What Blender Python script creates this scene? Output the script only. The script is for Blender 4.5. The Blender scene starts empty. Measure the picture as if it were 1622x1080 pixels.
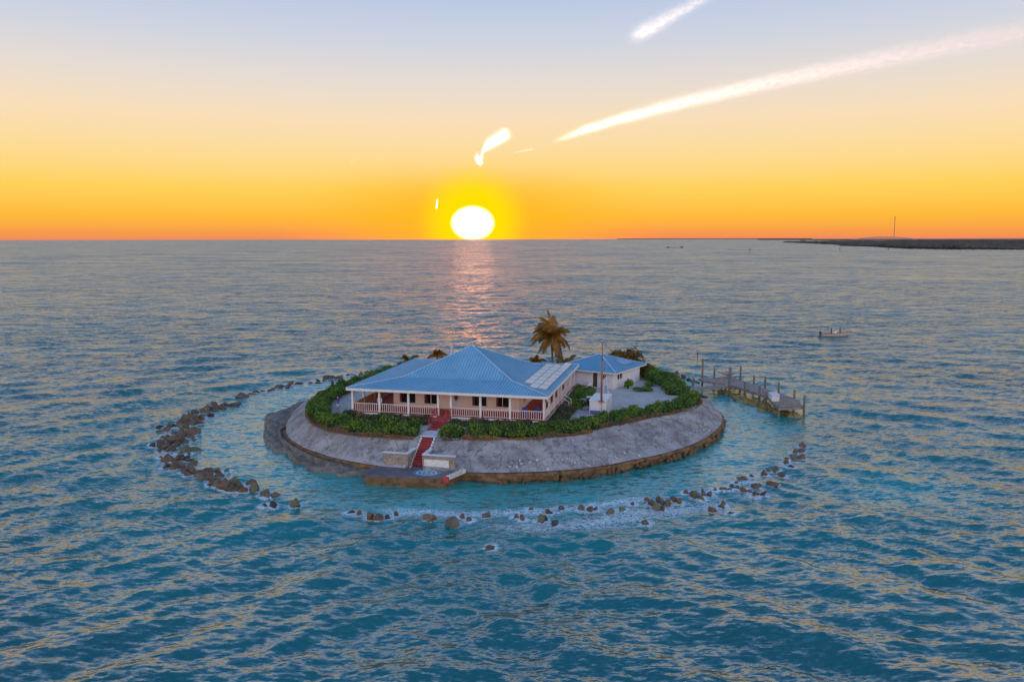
import bpy, math, random
import numpy as np
from mathutils import Vector, Matrix, noise as mnoise
R = math.radians
random.seed(7)
rng = np.random.default_rng(11)
S = bpy.context.scene
COL = S.collection

# ------------------------------------------------------------------ camera
cam_d = bpy.data.cameras.new('camera')
cam_d.sensor_width = 36.0
cam_d.lens = 28.01
cam_d.clip_start = 0.5
cam_d.clip_end = 400000.0
cam = bpy.data.objects.new('camera', cam_d)
COL.objects.link(cam)
cam.location = (0, 0, 23.0)
cam.rotation_euler = (Matrix.Rotation(R(90 - 7.33), 3, 'X') @ Matrix.Rotation(R(-0.093), 3, 'Z')).to_euler()
S.camera = cam

# ------------------------------------------------------------------ world (dusk sky) and sun
def lin(r, g, b):
    f = lambda c: (c / 255 / 12.92) if c / 255 <= 0.04045 else ((c / 255 + 0.055) / 1.055) ** 2.4
    return (f(r), f(g), f(b), 1.0)

SUN_AZ, SUN_EL = R(-2.78), R(1.2)
SUN = Vector((math.sin(SUN_AZ) * math.cos(SUN_EL), math.cos(SUN_AZ) * math.cos(SUN_EL), math.sin(SUN_EL)))

W = bpy.data.worlds.new('World')
S.world = W
W.use_nodes = True
nt = W.node_tree
nt.nodes.clear()

class NT:
    """small helper to write node trees"""
    def __init__(s, tree): s.t = tree
    def n(s, typ, **kw):
        nd = s.t.nodes.new(typ)
        for k, v in kw.items(): setattr(nd, k, v)
        return nd
    def link(s, a, b): s.t.links.new(a, b)
    def put(s, sock, v):
        if isinstance(v, bpy.types.NodeSocket): s.link(v, sock)
        else: sock.default_value = v
    def math(s, op, a, b=0.0, c=None, clamp=False):
        nd = s.n('ShaderNodeMath', operation=op, use_clamp=clamp)
        s.put(nd.inputs[0], a); s.put(nd.inputs[1], b)
        if c is not None: s.put(nd.inputs[2], c)
        return nd.outputs[0]
    def vmath(s, op, a, b=None, scale=None):
        nd = s.n('ShaderNodeVectorMath', operation=op)
        s.put(nd.inputs[0], a)
        if b is not None: s.put(nd.inputs[1], b)
        if scale is not None: s.put(nd.inputs['Scale'], scale)
        return nd.outputs['Value'] if op in ('DOT_PRODUCT', 'LENGTH', 'DISTANCE') else nd.outputs['Vector']
    def ramp(s, fac, stops, interp='LINEAR'):
        nd = s.n('ShaderNodeValToRGB')
        cr = nd.color_ramp; cr.interpolation = interp
        while len(cr.elements) < len(stops): cr.elements.new(0.5)
        for e, (p, c) in zip(cr.elements, stops):
            e.position = p; e.color = c if len(c) == 4 else (*c, 1)
        s.put(nd.inputs[0], fac)
        return nd.outputs[0]
    def mix(s, fac, a, b, blend='MIX'):
        nd = s.n('ShaderNodeMix', data_type='RGBA', blend_type=blend)
        s.put(nd.inputs[0], fac); s.put(nd.inputs[6], a); s.put(nd.inputs[7], b)
        return nd.outputs[2]
    def mrange(s, v, a, b, c=0.0, d=1.0, smooth=True):
        nd = s.n('ShaderNodeMapRange', interpolation_type='SMOOTHSTEP' if smooth else 'LINEAR')
        s.put(nd.inputs[0], v)
        for i, x in enumerate((a, b, c, d)): s.put(nd.inputs[i + 1], x)
        return nd.outputs[0]
    def noise(s, vec, scale, detail=3.0, rough=0.55, dist=0.0):
        nd = s.n('ShaderNodeTexNoise')
        if vec is not None: s.link(vec, nd.inputs['Vector'])
        nd.inputs['Scale'].default_value = scale; nd.inputs['Detail'].default_value = detail
        nd.inputs['Roughness'].default_value = rough; nd.inputs['Distortion'].default_value = dist
        return nd
    def sep(s, v):
        nd = s.n('ShaderNodeSeparateXYZ'); s.put(nd.inputs[0], v); return nd.outputs
    def comb(s, x, y, z):
        nd = s.n('ShaderNodeCombineXYZ')
        for i, v in enumerate((x, y, z)): s.put(nd.inputs[i], v)
        return nd.outputs[0]

w = NT(nt)
tc = w.n('ShaderNodeTexCoord')
D = w.vmath('NORMALIZE', tc.outputs['Generated'])
dx, dy, dz = w.sep(D)
p = w.math('SQRT', w.math('MAXIMUM', dz, 0.0))
front = w.ramp(p, [(0.0, lin(236, 138, 98)), (0.085, lin(248, 154, 76)), (0.165, lin(255, 187, 60)),
                   (0.245, lin(255, 210, 92)), (0.31, lin(254, 219, 146)), (0.375, lin(249, 223, 186)),
                   (0.43, lin(230, 220, 212)), (0.48, lin(207, 212, 225)), (0.54, lin(178, 197, 230)),
                   (0.62, lin(142, 172, 218)), (0.70, lin(96, 144, 198)), (0.80, lin(58, 110, 164)), (1.0, lin(36, 88, 138))])
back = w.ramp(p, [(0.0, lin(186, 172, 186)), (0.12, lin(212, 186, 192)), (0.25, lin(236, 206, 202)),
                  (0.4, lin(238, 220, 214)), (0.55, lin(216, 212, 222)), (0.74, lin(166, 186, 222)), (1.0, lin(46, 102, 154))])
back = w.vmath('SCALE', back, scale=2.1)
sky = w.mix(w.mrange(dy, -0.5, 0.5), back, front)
# sun: aureole and disc round the sun's direction
cosang = w.vmath('DOT_PRODUCT', D, tuple(SUN))
ang = w.math('ARCCOSINE', w.math('MINIMUM', cosang, 1.0))
low = w.mrange(dz, 0.035, 0.10, 1.0, 0.0)
sky = w.mix(w.math('MULTIPLY', w.mrange(ang, R(14), R(2.5)), w.math('MULTIPLY', low, 0.75)), sky, (2.3, 0.49, 0.01, 1))
sky = w.mix(w.math('MULTIPLY', w.mrange(ang, R(4.4), R(1.7)), 0.95), sky, (3.6, 0.76, 0.0, 1))
# the disc itself, flattened by refraction near the horizon
ex = w.math('DIVIDE', w.math('SUBTRACT', dx, SUN.x), R(1.55))
ez = w.math('DIVIDE', w.math('SUBTRACT', dz, R(1.08)), R(1.22))
er = w.math('SQRT', w.math('ADD', w.math('MULTIPLY', ex, ex), w.math('MULTIPLY', ez, ez)))
core = w.math('MULTIPLY', w.mrange(er, 1.06, 0.72), w.mrange(dy, 0.0, 0.2))
sky = w.mix(core, sky, (16.0, 6.0, 2.2, 1))
bg = w.n('ShaderNodeBackground')
w.link(sky, bg.inputs[0]); bg.inputs[1].default_value = 1.0
w.link(bg.outputs[0], w.n('ShaderNodeOutputWorld').inputs[0])

sl = bpy.data.lights.new('sun', 'SUN')
sl.energy = 2.2; sl.angle = R(0.5); sl.color = (1.0, 0.92, 0.80)
so = bpy.data.objects.new('sun', sl); COL.objects.link(so)
# the sun is sinking: its light skims past the sea and reaches only the high clouds
lamp_dir = Vector((math.sin(SUN_AZ), math.cos(SUN_AZ), math.tan(R(-0.4)))).normalized()
so.rotation_euler = lamp_dir.to_track_quat('Z', 'Y').to_euler()
so.location = SUN * 300

S.view_settings.view_transform = 'Standard'
S.view_settings.look = 'None'
S.view_settings.exposure = 0.0
S.view_settings.gamma = 1.0
S.view_settings.use_curve_mapping = False
S.cycles.use_denoising = True
S.cycles.max_bounces = 8
S.cycles.volume_bounces = 6
S.cycles.diffuse_bounces = 3
S.cycles.glossy_bounces = 3
S.cycles.transparent_max_bounces = 8
S.cycles.caustics_reflective = False
S.cycles.caustics_refractive = False
S.cycles.sample_clamp_indirect = 4.0

# ------------------------------------------------------------------ helpers: objects
def tag(o, label=None, cat=None, group=None, kind=None):
    if label: o['label'] = label
    if cat: o['category'] = cat
    if group: o['group'] = group
    if kind: o['kind'] = kind
    return o

def empty(name, loc=(0, 0, 0), rz=0.0, label=None, cat=None, group=None):
    o = bpy.data.objects.new(name, None)
    o.location = loc; o.rotation_euler = (0, 0, rz); o.empty_display_size = 0.3
    COL.objects.link(o)
    return tag(o, label, cat, group)

def link_mesh(name, me, parent=None, loc=None, rot=None, scale=None):
    o = bpy.data.objects.new(name, me)
    COL.objects.link(o)
    if parent: o.parent = parent
    if loc is not None: o.location = loc
    if rot is not None: o.rotation_euler = rot
    if scale is not None: o.scale = scale
    return o

class MB:
    """collects geometry; build() links it as one mesh object"""
    def __init__(s): s.v = []; s.f = []; s.m = []
    def add(s, vs, fs, mi=0):
        b = len(s.v)
        s.v += [tuple(x) for x in vs]
        s.f += [tuple(b + i for i in f) for f in fs]
        s.m += [mi] * len(fs)
    def box(s, x0, x1, y0, y1, z0, z1, mi=0):
        s.add([(x0, y0, z0), (x1, y0, z0), (x1, y1, z0), (x0, y1, z0), (x0, y0, z1), (x1, y0, z1), (x1, y1, z1), (x0, y1, z1)],
              [(3, 2, 1, 0), (4, 5, 6, 7), (0, 1, 5, 4), (1, 2, 6, 5), (2, 3, 7, 6), (3, 0, 4, 7)], mi)
    def bar(s, a, b, wd, ht, mi=0, up=(0, 0, 1)):
        a = Vector(a); b = Vector(b); d = (b - a).normalized(); up = Vector(up)
        sd = d.cross(up)
        if sd.length < 1e-4: sd = d.cross(Vector((1, 0, 0)))
        sd.normalize(); u2 = sd.cross(d)
        vs = []
        for q in (a, b):
            for i, j in ((-1, -1), (1, -1), (1, 1), (-1, 1)): vs.append(q + sd * (i * wd / 2) + u2 * (j * ht / 2))
        s.add(vs, [(0, 1, 2, 3), (7, 6, 5, 4), (0, 4, 5, 1), (1, 5, 6, 2), (2, 6, 7, 3), (3, 7, 4, 0)], mi)
    def tube(s, pts, rad, n=8, mi=0, cap=True):
        pts = [Vector(q) for q in pts]
        rad = rad if hasattr(rad, '__len__') else [rad] * len(pts)
        vs = []; fs = []
        for i, q in enumerate(pts):
            d = (pts[min(i + 1, len(pts) - 1)] - pts[max(i - 1, 0)]).normalized()
            ref = Vector((0, 0, 1)) if abs(d.z) < 0.9 else Vector((1, 0, 0))
            sd = d.cross(ref).normalized(); u2 = sd.cross(d)
            for k in range(n):
                t = 2 * math.pi * k / n
                vs.append(q + (sd * math.cos(t) + u2 * math.sin(t)) * rad[i])
        for i in range(len(pts) - 1):
            for k in range(n):
                fs.append((i * n + k, i * n + (k + 1) % n, (i + 1) * n + (k + 1) % n, (i + 1) * n + k))
        if cap:
            fs.append(tuple(range(n))[::-1]); fs.append(tuple(range((len(pts) - 1) * n, len(pts) * n)))
        s.add(vs, fs, mi)
    def prism(s, poly, z0, z1, mi=0):
        n = len(poly)
        vs = [(x, y, z0) for x, y in poly] + [(x, y, z1) for x, y in poly]
        fs = [tuple(range(n))[::-1], tuple(range(n, 2 * n))] + [(i, (i + 1) % n, n + (i + 1) % n, n + i) for i in range(n)]
        s.add(vs, fs, mi)
    def mesh(s, name, mats, smooth=False):
        me = bpy.data.meshes.new(name)
        me.from_pydata(s.v, [], s.f)
        mats = mats if isinstance(mats, (list, tuple)) else [mats]
        for m in mats: me.materials.append(m)
        if len(mats) > 1: me.polygons.foreach_set('material_index', s.m)
        if smooth: me.polygons.foreach_set('use_smooth', [True] * len(me.polygons))
        me.update()
        return me
    def build(s, name, mats, parent=None, smooth=False, bevel=0.0, loc=None):
        o = link_mesh(name, s.mesh(name, mats, smooth), parent, loc)
        if bevel:
            b = o.modifiers.new('bevel', 'BEVEL'); b.width = bevel; b.segments = 2; b.limit_method = 'ANGLE'
        return o

def np_mesh(name, V, Q, mat, smooth=False):
    """fast mesh from numpy arrays, quads or triangles"""
    me = bpy.data.meshes.new(name)
    V = np.ascontiguousarray(V, np.float32); Q = np.ascontiguousarray(Q, np.int32)
    k = Q.shape[1]
    me.vertices.add(len(V)); me.vertices.foreach_set('co', V.ravel())
    me.loops.add(Q.size); me.loops.foreach_set('vertex_index', Q.ravel())
    me.polygons.add(len(Q)); me.polygons.foreach_set('loop_start', np.arange(0, Q.size, k, dtype=np.int32))
    if smooth: me.polygons.foreach_set('use_smooth', np.ones(len(Q), bool))
    me.materials.append(mat)
    me.update(calc_edges=True)
    me.validate()
    return me

def clip(poly, nx, ny, c):
    """part of the polygon with nx*x+ny*y <= c"""
    out = []
    for i in range(len(poly)):
        a, b = poly[i], poly[(i + 1) % len(poly)]
        da, db = nx * a[0] + ny * a[1] - c, nx * b[0] + ny * b[1] - c
        if da <= 0: out.append(a)
        if (da < 0 < db) or (db < 0 < da):
            t = da / (da - db); out.append((a[0] + t * (b[0] - a[0]), a[1] + t * (b[1] - a[1])))
    return out

def vnoise(x, y, seed=0):
    """smooth value noise in numpy, about -1..1"""
    xi = np.floor(x).astype(np.int64); yi = np.floor(y).astype(np.int64)
    fx = x - xi; fy = y - yi
    fx = fx * fx * (3 - 2 * fx); fy = fy * fy * (3 - 2 * fy)
    def h(a, b):
        n = (a * 374761393 + b * 668265263 + seed * 982451653) & 0xffffffff
        n = ((n ^ (n >> 13)) * 1274126177) & 0xffffffff
        return ((n ^ (n >> 16)) & 0xffff) / 32767.5 - 1
    return (h(xi, yi) * (1 - fx) + h(xi + 1, yi) * fx) * (1 - fy) + (h(xi, yi + 1) * (1 - fx) + h(xi + 1, yi + 1) * fx) * fy
def fbm(x, y, oct=4, seed=0):
    s = 0; a = 1; t = 0
    for o in range(oct):
        s = s + a * vnoise(x * 2 ** o + 17 * o, y * 2 ** o - 9 * o, seed + o); t += a; a *= 0.5
    return s / t

# ------------------------------------------------------------------ materials
def new_mat(name):
    m = bpy.data.materials.new(name); m.use_nodes = True
    t = NT(m.node_tree); t.t.nodes.clear()
    out = t.n('ShaderNodeOutputMaterial'); b = t.n('ShaderNodeBsdfPrincipled')
    t.link(b.outputs[0], out.inputs[0])
    return m, t, b, out

def M(name, c1, c2=None, scale=3.0, rough=0.7, bump=0.0, bscale=None, metal=0.0, detail=4.0, c3=None, s3=0.6, spec=0.5, stretch=None, objco=True):
    """procedural material: base colour broken up by noise, optional stain colour, fine relief"""
    m, t, b, out = new_mat(name)
    tcn = t.n('ShaderNodeTexCoord')
    co = tcn.outputs['Object'] if objco else t.n('ShaderNodeNewGeometry').outputs['Position']
    if stretch: co = t.vmath('MULTIPLY', co, stretch)
    c2 = c2 or tuple(min(1, x * 1.25) for x in c1)
    nz = t.noise(co, scale, detail)
    col = t.mix(t.mrange(nz.outputs['Fac'], 0.3, 0.7), (*c1, 1), (*c2, 1))
    if c3:
        n3 = t.noise(co, scale * s3, 5.0, 0.65)
        col = t.mix(t.mrange(n3.outputs['Fac'], 0.55, 0.72), col, (*c3, 1))
    t.link(col, b.inputs['Base Color'])
    t.put(b.inputs['Roughness'], t.mrange(nz.outputs['Fac'], 0.2, 0.8, rough * 0.85, min(1, rough * 1.15)))
    b.inputs['Metallic'].default_value = metal
    b.inputs['Specular IOR Level'].default_value = spec
    if bump:
        bn = t.n('ShaderNodeBump'); bn.inputs['Strength'].default_value = bump; bn.inputs['Distance'].default_value = 0.05
        nb = t.noise(co, bscale or scale * 4, 5.0, 0.6)
        t.link(nb.outputs['Fac'], bn.inputs['Height']); t.link(bn.outputs[0], b.inputs['Normal'])
    return m

def leaf_mat(name, cols, transl=0.35):
    m, t, b, out = new_mat(name)
    g = t.n('ShaderNodeNewGeometry')
    n = len(cols)
    col = t.ramp(g.outputs['Random Per Island'], [(i / max(1, n - 1), (*c, 1)) for i, c in enumerate(cols)])
    nz = t.noise(g.outputs['Position'], 0.6, 4.0)
    col = t.mix(1.0, col, t.ramp(nz.outputs['Fac'], [(0.32, (0.5, 0.6, 0.5, 1)), (0.5, (1, 1, 1, 1)), (0.66, (2.0, 1.4, 0.9, 1))]), 'MULTIPLY')
    t.link(col, b.inputs['Base Color']); b.inputs['Roughness'].default_value = 0.5
    tr = t.n('ShaderNodeBsdfTranslucent'); t.link(col, tr.inputs[0])
    mx = t.n('ShaderNodeMixShader'); mx.inputs[0].default_value = transl
    t.link(b.outputs[0], mx.inputs[1]); t.link(tr.outputs[0], mx.inputs[2]); t.link(mx.outputs[0], out.inputs[0])
    return m

# ------------------------------------------------------------------ rock positions (x, y, width, height, tone) used by the sea's foam and by the boulders
ROCK_L = [(-38.52,118.13,0.92,0.52,'b'),(-36.52,122.68,1.31,0.43,'b'),(-35.3,124.28,1.45,0.65,'b'),(-30.36,130.06,2.02,0.57,'b'),(-28.77,130.28,1.26,0.45,'b'),(-39.36,114.18,1.92,0.9,'b'),(-38.83,109.12,1.33,0.53,'b'),(-40.02,108.76,1.03,0.53,'b'),(-41.45,109.06,1.03,0.79,'b'),(-41.54,106.97,1.16,0.78,'b'),(-40.34,106.83,1.3,0.65,'b'),(-41.43,104.81,1.13,0.64,'o'),(-42.3,104.15,1.13,0.63,'b'),(-41.53,100.49,1.36,0.98,'b'),(-40.28,99.73,1.22,1.09,'b'),(-39.74,100.07,0.95,0.85,'b'),(-40.99,98.48,1.07,0.48,'b'),(-40.06,98.16,1.2,0.72,'b'),(-39.29,98.04,0.8,0.6,'b'),(-41.82,98.73,1.07,0.72,'b'),(-40.52,95.89,1.17,0.7,'t'),(-39.83,93.58,1.02,0.4,'o'),(-38.2,92.52,1.51,1.02,'b'),(-37.59,92.88,0.63,0.34,'g'),(-37.37,90.91,0.99,0.28,'o'),(-42.07,94.82,1.03,0.46,'b'),(-42.05,96.6,0.72,0.59,'b'),(-41.44,96.08,0.52,0.35,'b'),(-40.56,90.19,0.98,0.44,'b'),(-38.38,88.77,1.57,1.2,'b'),(-39.51,89.16,1.09,0.88,'b'),(-39.47,87.41,1.07,0.75,'b'),(-38.33,86.4,1.18,0.64,'b'),(-37.62,87.09,0.95,0.64,'b'),(-37.2,88.52,0.85,0.43,'b'),(-35.51,84.65,1.51,0.63,'g'),(-37.08,85.1,0.93,0.42,'b'),(-37.91,85.44,0.7,0.32,'b'),(-38.81,85.5,0.58,0.26,'b'),(-35.83,80.96,1.0,0.9,'b'),(-36.93,81.72,0.67,0.4,'b'),(-35.14,81.17,0.89,0.9,'b'),(-34.17,81.48,1.01,0.45,'o'),(-35.22,82.55,0.57,0.41,'b'),(-35.39,79.56,0.77,0.39,'b'),(-34.46,79.15,0.98,0.59,'b'),(-33.47,78.57,0.86,0.78,'b'),(-32.86,79.46,0.76,0.49,'b'),(-32.43,77.85,1.07,0.58,'b'),(-32.54,76.56,0.84,0.76,'t'),(-31.4,76.58,1.06,0.57,'b'),(-29.98,75.31,1.56,0.94,'b'),(-29.26,77.01,0.9,0.53,'g'),(-28.81,74.24,0.92,0.65,'g'),(-28.6,75.46,0.83,0.47,'b'),(-28.08,73.76,0.71,0.46,'b'),(-26.98,72.24,1.0,0.99,'o'),(-26.4,73.14,1.11,0.91,'g'),(-25.95,71.27,0.79,0.53,'b'),(-25.43,70.67,0.61,0.48,'o'),(-24.56,70.4,0.84,0.75,'o'),(-25.58,72.44,0.62,0.42,'b'),(-25.09,73.28,0.39,0.35,'b'),(-23.84,70.96,1.0,1.17,'g'),(-22.46,69.31,0.98,0.68,'g'),(-21.47,69.22,1.12,0.54,'t'),(-21.51,66.96,0.36,0.33,'d'),(-20.82,66.89,0.65,0.52,'d'),(-18.93,67.16,0.95,0.59,'g')]
ROCK_F = [(-13.76,64.87,0.42,0.3,'d'),(-13.41,64.94,0.34,0.3,'d'),(-12.93,64.71,0.5,0.57,'o'),(-11.82,63.85,0.87,0.6,'o'),(-11.04,63.57,0.91,0.52,'b'),(-10.35,63.77,0.58,0.3,'d'),(-9.75,64.58,0.42,0.45,'b'),(-6.88,63.46,1.24,0.67,'t'),(-4.8,62.56,1.1,0.66,'t'),(-4.18,63.97,0.62,0.37,'b'),(-3.57,63.22,0.41,0.3,'b'),(-2.16,64.3,0.75,0.41,'t'),(0.34,64.02,0.56,0.25,'b'),(0.83,63.6,0.56,0.25,'b'),(1.56,65.79,0.43,0.3,'o'),(2.31,63.32,0.65,0.58,'g'),(2.77,63.59,0.46,0.42,'d'),(3.02,65.13,0.85,0.34,'b'),(3.41,62.52,0.59,0.33,'d'),(4.27,65.95,0.72,0.34,'o'),(5.93,65.65,0.67,0.47,'b'),(6.63,65.65,0.71,0.39,'b'),(7.16,65.84,0.43,0.25,'o'),(8.32,64.99,0.66,0.42,'g'),(9.39,65.45,0.71,0.47,'g'),(10.42,67.03,0.39,0.25,'b'),(10.8,62.35,0.5,0.33,'t'),(-1.61,57.08,0.84,0.25,'b')]
ROCK_R = [(11.92,68.07,0.53,0.25,'b'),(12.19,66.97,0.62,0.65,'b'),(12.97,67.92,0.63,0.47,'b'),(12.42,65.98,0.72,0.74,'g'),(12.88,65.94,0.51,0.46,'b'),(13.56,67.22,0.78,0.56,'b'),(13.17,67.3,0.52,0.47,'b'),(14.31,68.34,0.53,0.38,'b'),(14.69,68.01,0.68,0.45,'o'),(15.82,70.15,0.43,0.27,'b'),(16.43,69.29,1.02,0.58,'g'),(17.32,69.89,0.59,0.49,'b'),(17.87,69.84,0.65,0.44,'b'),(16.88,68.76,0.64,0.29,'g'),(18.62,70.71,0.49,0.34,'b'),(19.32,70.74,0.65,0.49,'b'),(19.89,70.83,0.55,0.39,'b'),(20.45,71.92,0.66,0.35,'b'),(20.78,71.35,0.49,0.4,'b'),(21.23,70.84,0.87,0.39,'o'),(21.61,70.31,0.54,0.25,'b'),(22.07,69.88,0.75,0.34,'b'),(22.7,69.81,0.75,0.25,'d'),(21.72,69.27,0.37,0.29,'b'),(21.22,73.12,0.45,0.3,'g'),(22.15,74.25,0.97,0.39,'b'),(23.28,75.01,0.69,0.25,'b'),(24.74,75.97,0.58,0.52,'g'),(25.58,77.35,0.5,0.32,'g'),(26.33,77.34,0.61,0.45,'b'),(26.45,75.86,0.93,0.25,'b'),(27.93,77.92,0.71,0.41,'d'),(24.38,72.45,1.11,0.55,'o'),(22.73,71.89,1.0,0.32,'b'),(17.05,65.55,0.92,0.41,'o'),(18.11,66.47,0.67,0.25,'b'),(18.39,67.17,0.42,0.25,'b'),(18.34,64.52,0.65,0.27,'b'),(10.79,62.34,0.51,0.35,'b'),(28.18,79.59,0.85,0.49,'b'),(29.68,81.83,0.81,0.47,'g'),(30.51,81.72,0.87,0.45,'o'),(29.26,80.27,0.73,0.28,'b'),(32.22,86.13,0.91,0.59,'o'),(31.42,84.61,0.77,0.29,'b'),(30.69,84.17,0.51,0.46,'b'),(28.75,81.08,0.62,0.33,'b')]
ROCK_BL = [(-25.65,133.64,0.84,0.75,'b'),(-25.01,135.13,0.84,0.63,'b'),(-24.34,135.67,0.85,0.57,'b'),(-23.1,136.72,1.0,0.7,'b'),(-22.44,138.4,0.86,0.52,'b'),(-23.72,136.22,0.71,0.51,'b'),(-27.77,117.53,1.23,0.55,'b')]
ROCK_BR = [(24.09,134.29,0.9,0.72,'b'),(24.95,134.63,0.6,0.54,'b'),(25.6,134.14,0.9,0.81,'b'),(26.24,132.98,0.89,0.8,'b'),(26.88,132.25,0.98,0.89,'b'),(27.82,133.0,0.99,0.8,'b'),(28.63,131.04,1.07,0.61,'b'),(27.74,130.23,0.78,0.44,'b'),(28.93,128.59,0.96,0.43,'b'),(29.34,126.99,0.95,0.43,'b'),(29.85,125.95,0.75,0.42,'b')]
_rf = random.Random(21)
for _x, _y, _w, _h, _t in list(ROCK_L):
    if 68 < _y < 112:
        ROCK_L.append((_x + _rf.gauss(0, 0.55), _y + _rf.gauss(0, 0.75), _w * _rf.uniform(0.55, 0.9), _h * _rf.uniform(0.6, 1.0), _rf.choice('bbbbgtd')))
for _i in range(18):
    _f = _i / 17; ROCK_L.append((-38.5 + 11.5 * _f + _rf.gauss(0, 0.4), 117.5 + 15.5 * _f ** 0.9 + _rf.gauss(0, 0.5), _rf.uniform(0.6, 1.5), _rf.uniform(0.25, 0.45), 'd' if _i % 3 else 'b'))
RING = [(-38, 118), (-41, 105), (-40, 95), (-38, 88), (-34, 80), (-29, 75), (-24, 70), (-19, 67), (-12, 64), (-4, 63), (4, 64), (10, 66), (16, 69), (21, 71.5), (26, 77), (30, 83), (33, 87), (39, 100), (38, 110), (34, 124), (29, 128), (27, 133), (0, 138), (-26, 134), (-33, 127)]

# ------------------------------------------------------------------ sea
def wave_tile(L, N, lam_peak, lam_min, lam_max, dirs, spread, seed):
    """random sea from a directional wave spectrum: height and sideways displacement on an N x N tile"""
    r = np.random.default_rng(seed)
    k1 = np.fft.fftfreq(N, L / N) * 2 * np.pi
    kx, ky = np.meshgrid(k1, k1)
    k = np.hypot(kx, ky); k[0, 0] = 1
    kp = 2 * np.pi / lam_peak
    sp = np.exp(-1.25 * (kp / k) ** 2) / k ** 4 * (3.0 ** np.exp(-(np.sqrt(k / kp) - 1) ** 2 / (2 * 0.1 ** 2)))
    th = np.arctan2(ky, kx)
    D_ = 0
    for d, wgt in dirs: D_ = D_ + wgt * np.maximum(np.cos((th - d) / 2), 0) ** (2 * spread)
    sp = sp * D_
    lam = 2 * np.pi / k
    sp = np.where((lam < lam_min) | (lam > lam_max), 0, sp); sp[0, 0] = 0
    h = np.sqrt(sp) * (r.normal(size=k.shape) + 1j * r.normal(size=k.shape))
    hz = np.fft.ifft2(h).real; hx = np.fft.ifft2(1j * kx / k * h).real; hy = np.fft.ifft2(1j * ky / k * h).real
    s = hz.std()
    return L, np.stack([hx, hy, hz], -1) / s
def samp(tile, x, y, rot=0.0):
    L, T = tile; N = T.shape[0]
    c, s = math.cos(rot), math.sin(rot)
    u = ((c * x + s * y) / L) % 1 * N; v = ((-s * x + c * y) / L) % 1 * N
    i = np.floor(u).astype(int); j = np.floor(v).astype(int); fu = (u - i)[..., None]; fv = (v - j)[..., None]
    i0, j0, i1, j1 = i % N, j % N, (i + 1) % N, (j + 1) % N
    o = (T[j0, i0] * (1 - fu) + T[j0, i1] * fu) * (1 - fv) + (T[j1, i0] * (1 - fu) + T[j1, i1] * fu) * fv
    return np.stack([c * o[..., 0] - s * o[..., 1], s * o[..., 0] + c * o[..., 1], o[..., 2]], -1)

def in_poly(x, y, poly):
    c = np.zeros(x.shape, bool); n = len(poly)
    for i in range(n):
        x0, y0 = poly[i]; x1, y1 = poly[(i + 1) % n]
        with np.errstate(divide='ignore', invalid='ignore'):
            c ^= ((y0 > y) != (y1 > y)) & (x < (x1 - x0) * (y - y0) / (y1 - y0 + 1e-12) + x0)
    return c
def seg_dist(x, y, poly, closed=True):
    d = np.full(x.shape, 1e9); n = len(poly)
    for i in range(n if closed else n - 1):
        ax, ay = poly[i]; bx, by = poly[(i + 1) % n]
        t = np.clip(((x - ax) * (bx - ax) + (y - ay) * (by - ay)) / ((bx - ax) ** 2 + (by - ay) ** 2), 0, 1)
        d = np.minimum(d, np.hypot(x - ax - t * (bx - ax), y - ay - t * (by - ay)))
    return d
def sstep(x, a, b):
    t = np.clip((x - a) / (b - a), 0, 1); return t * t * (3 - 2 * t)

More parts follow.
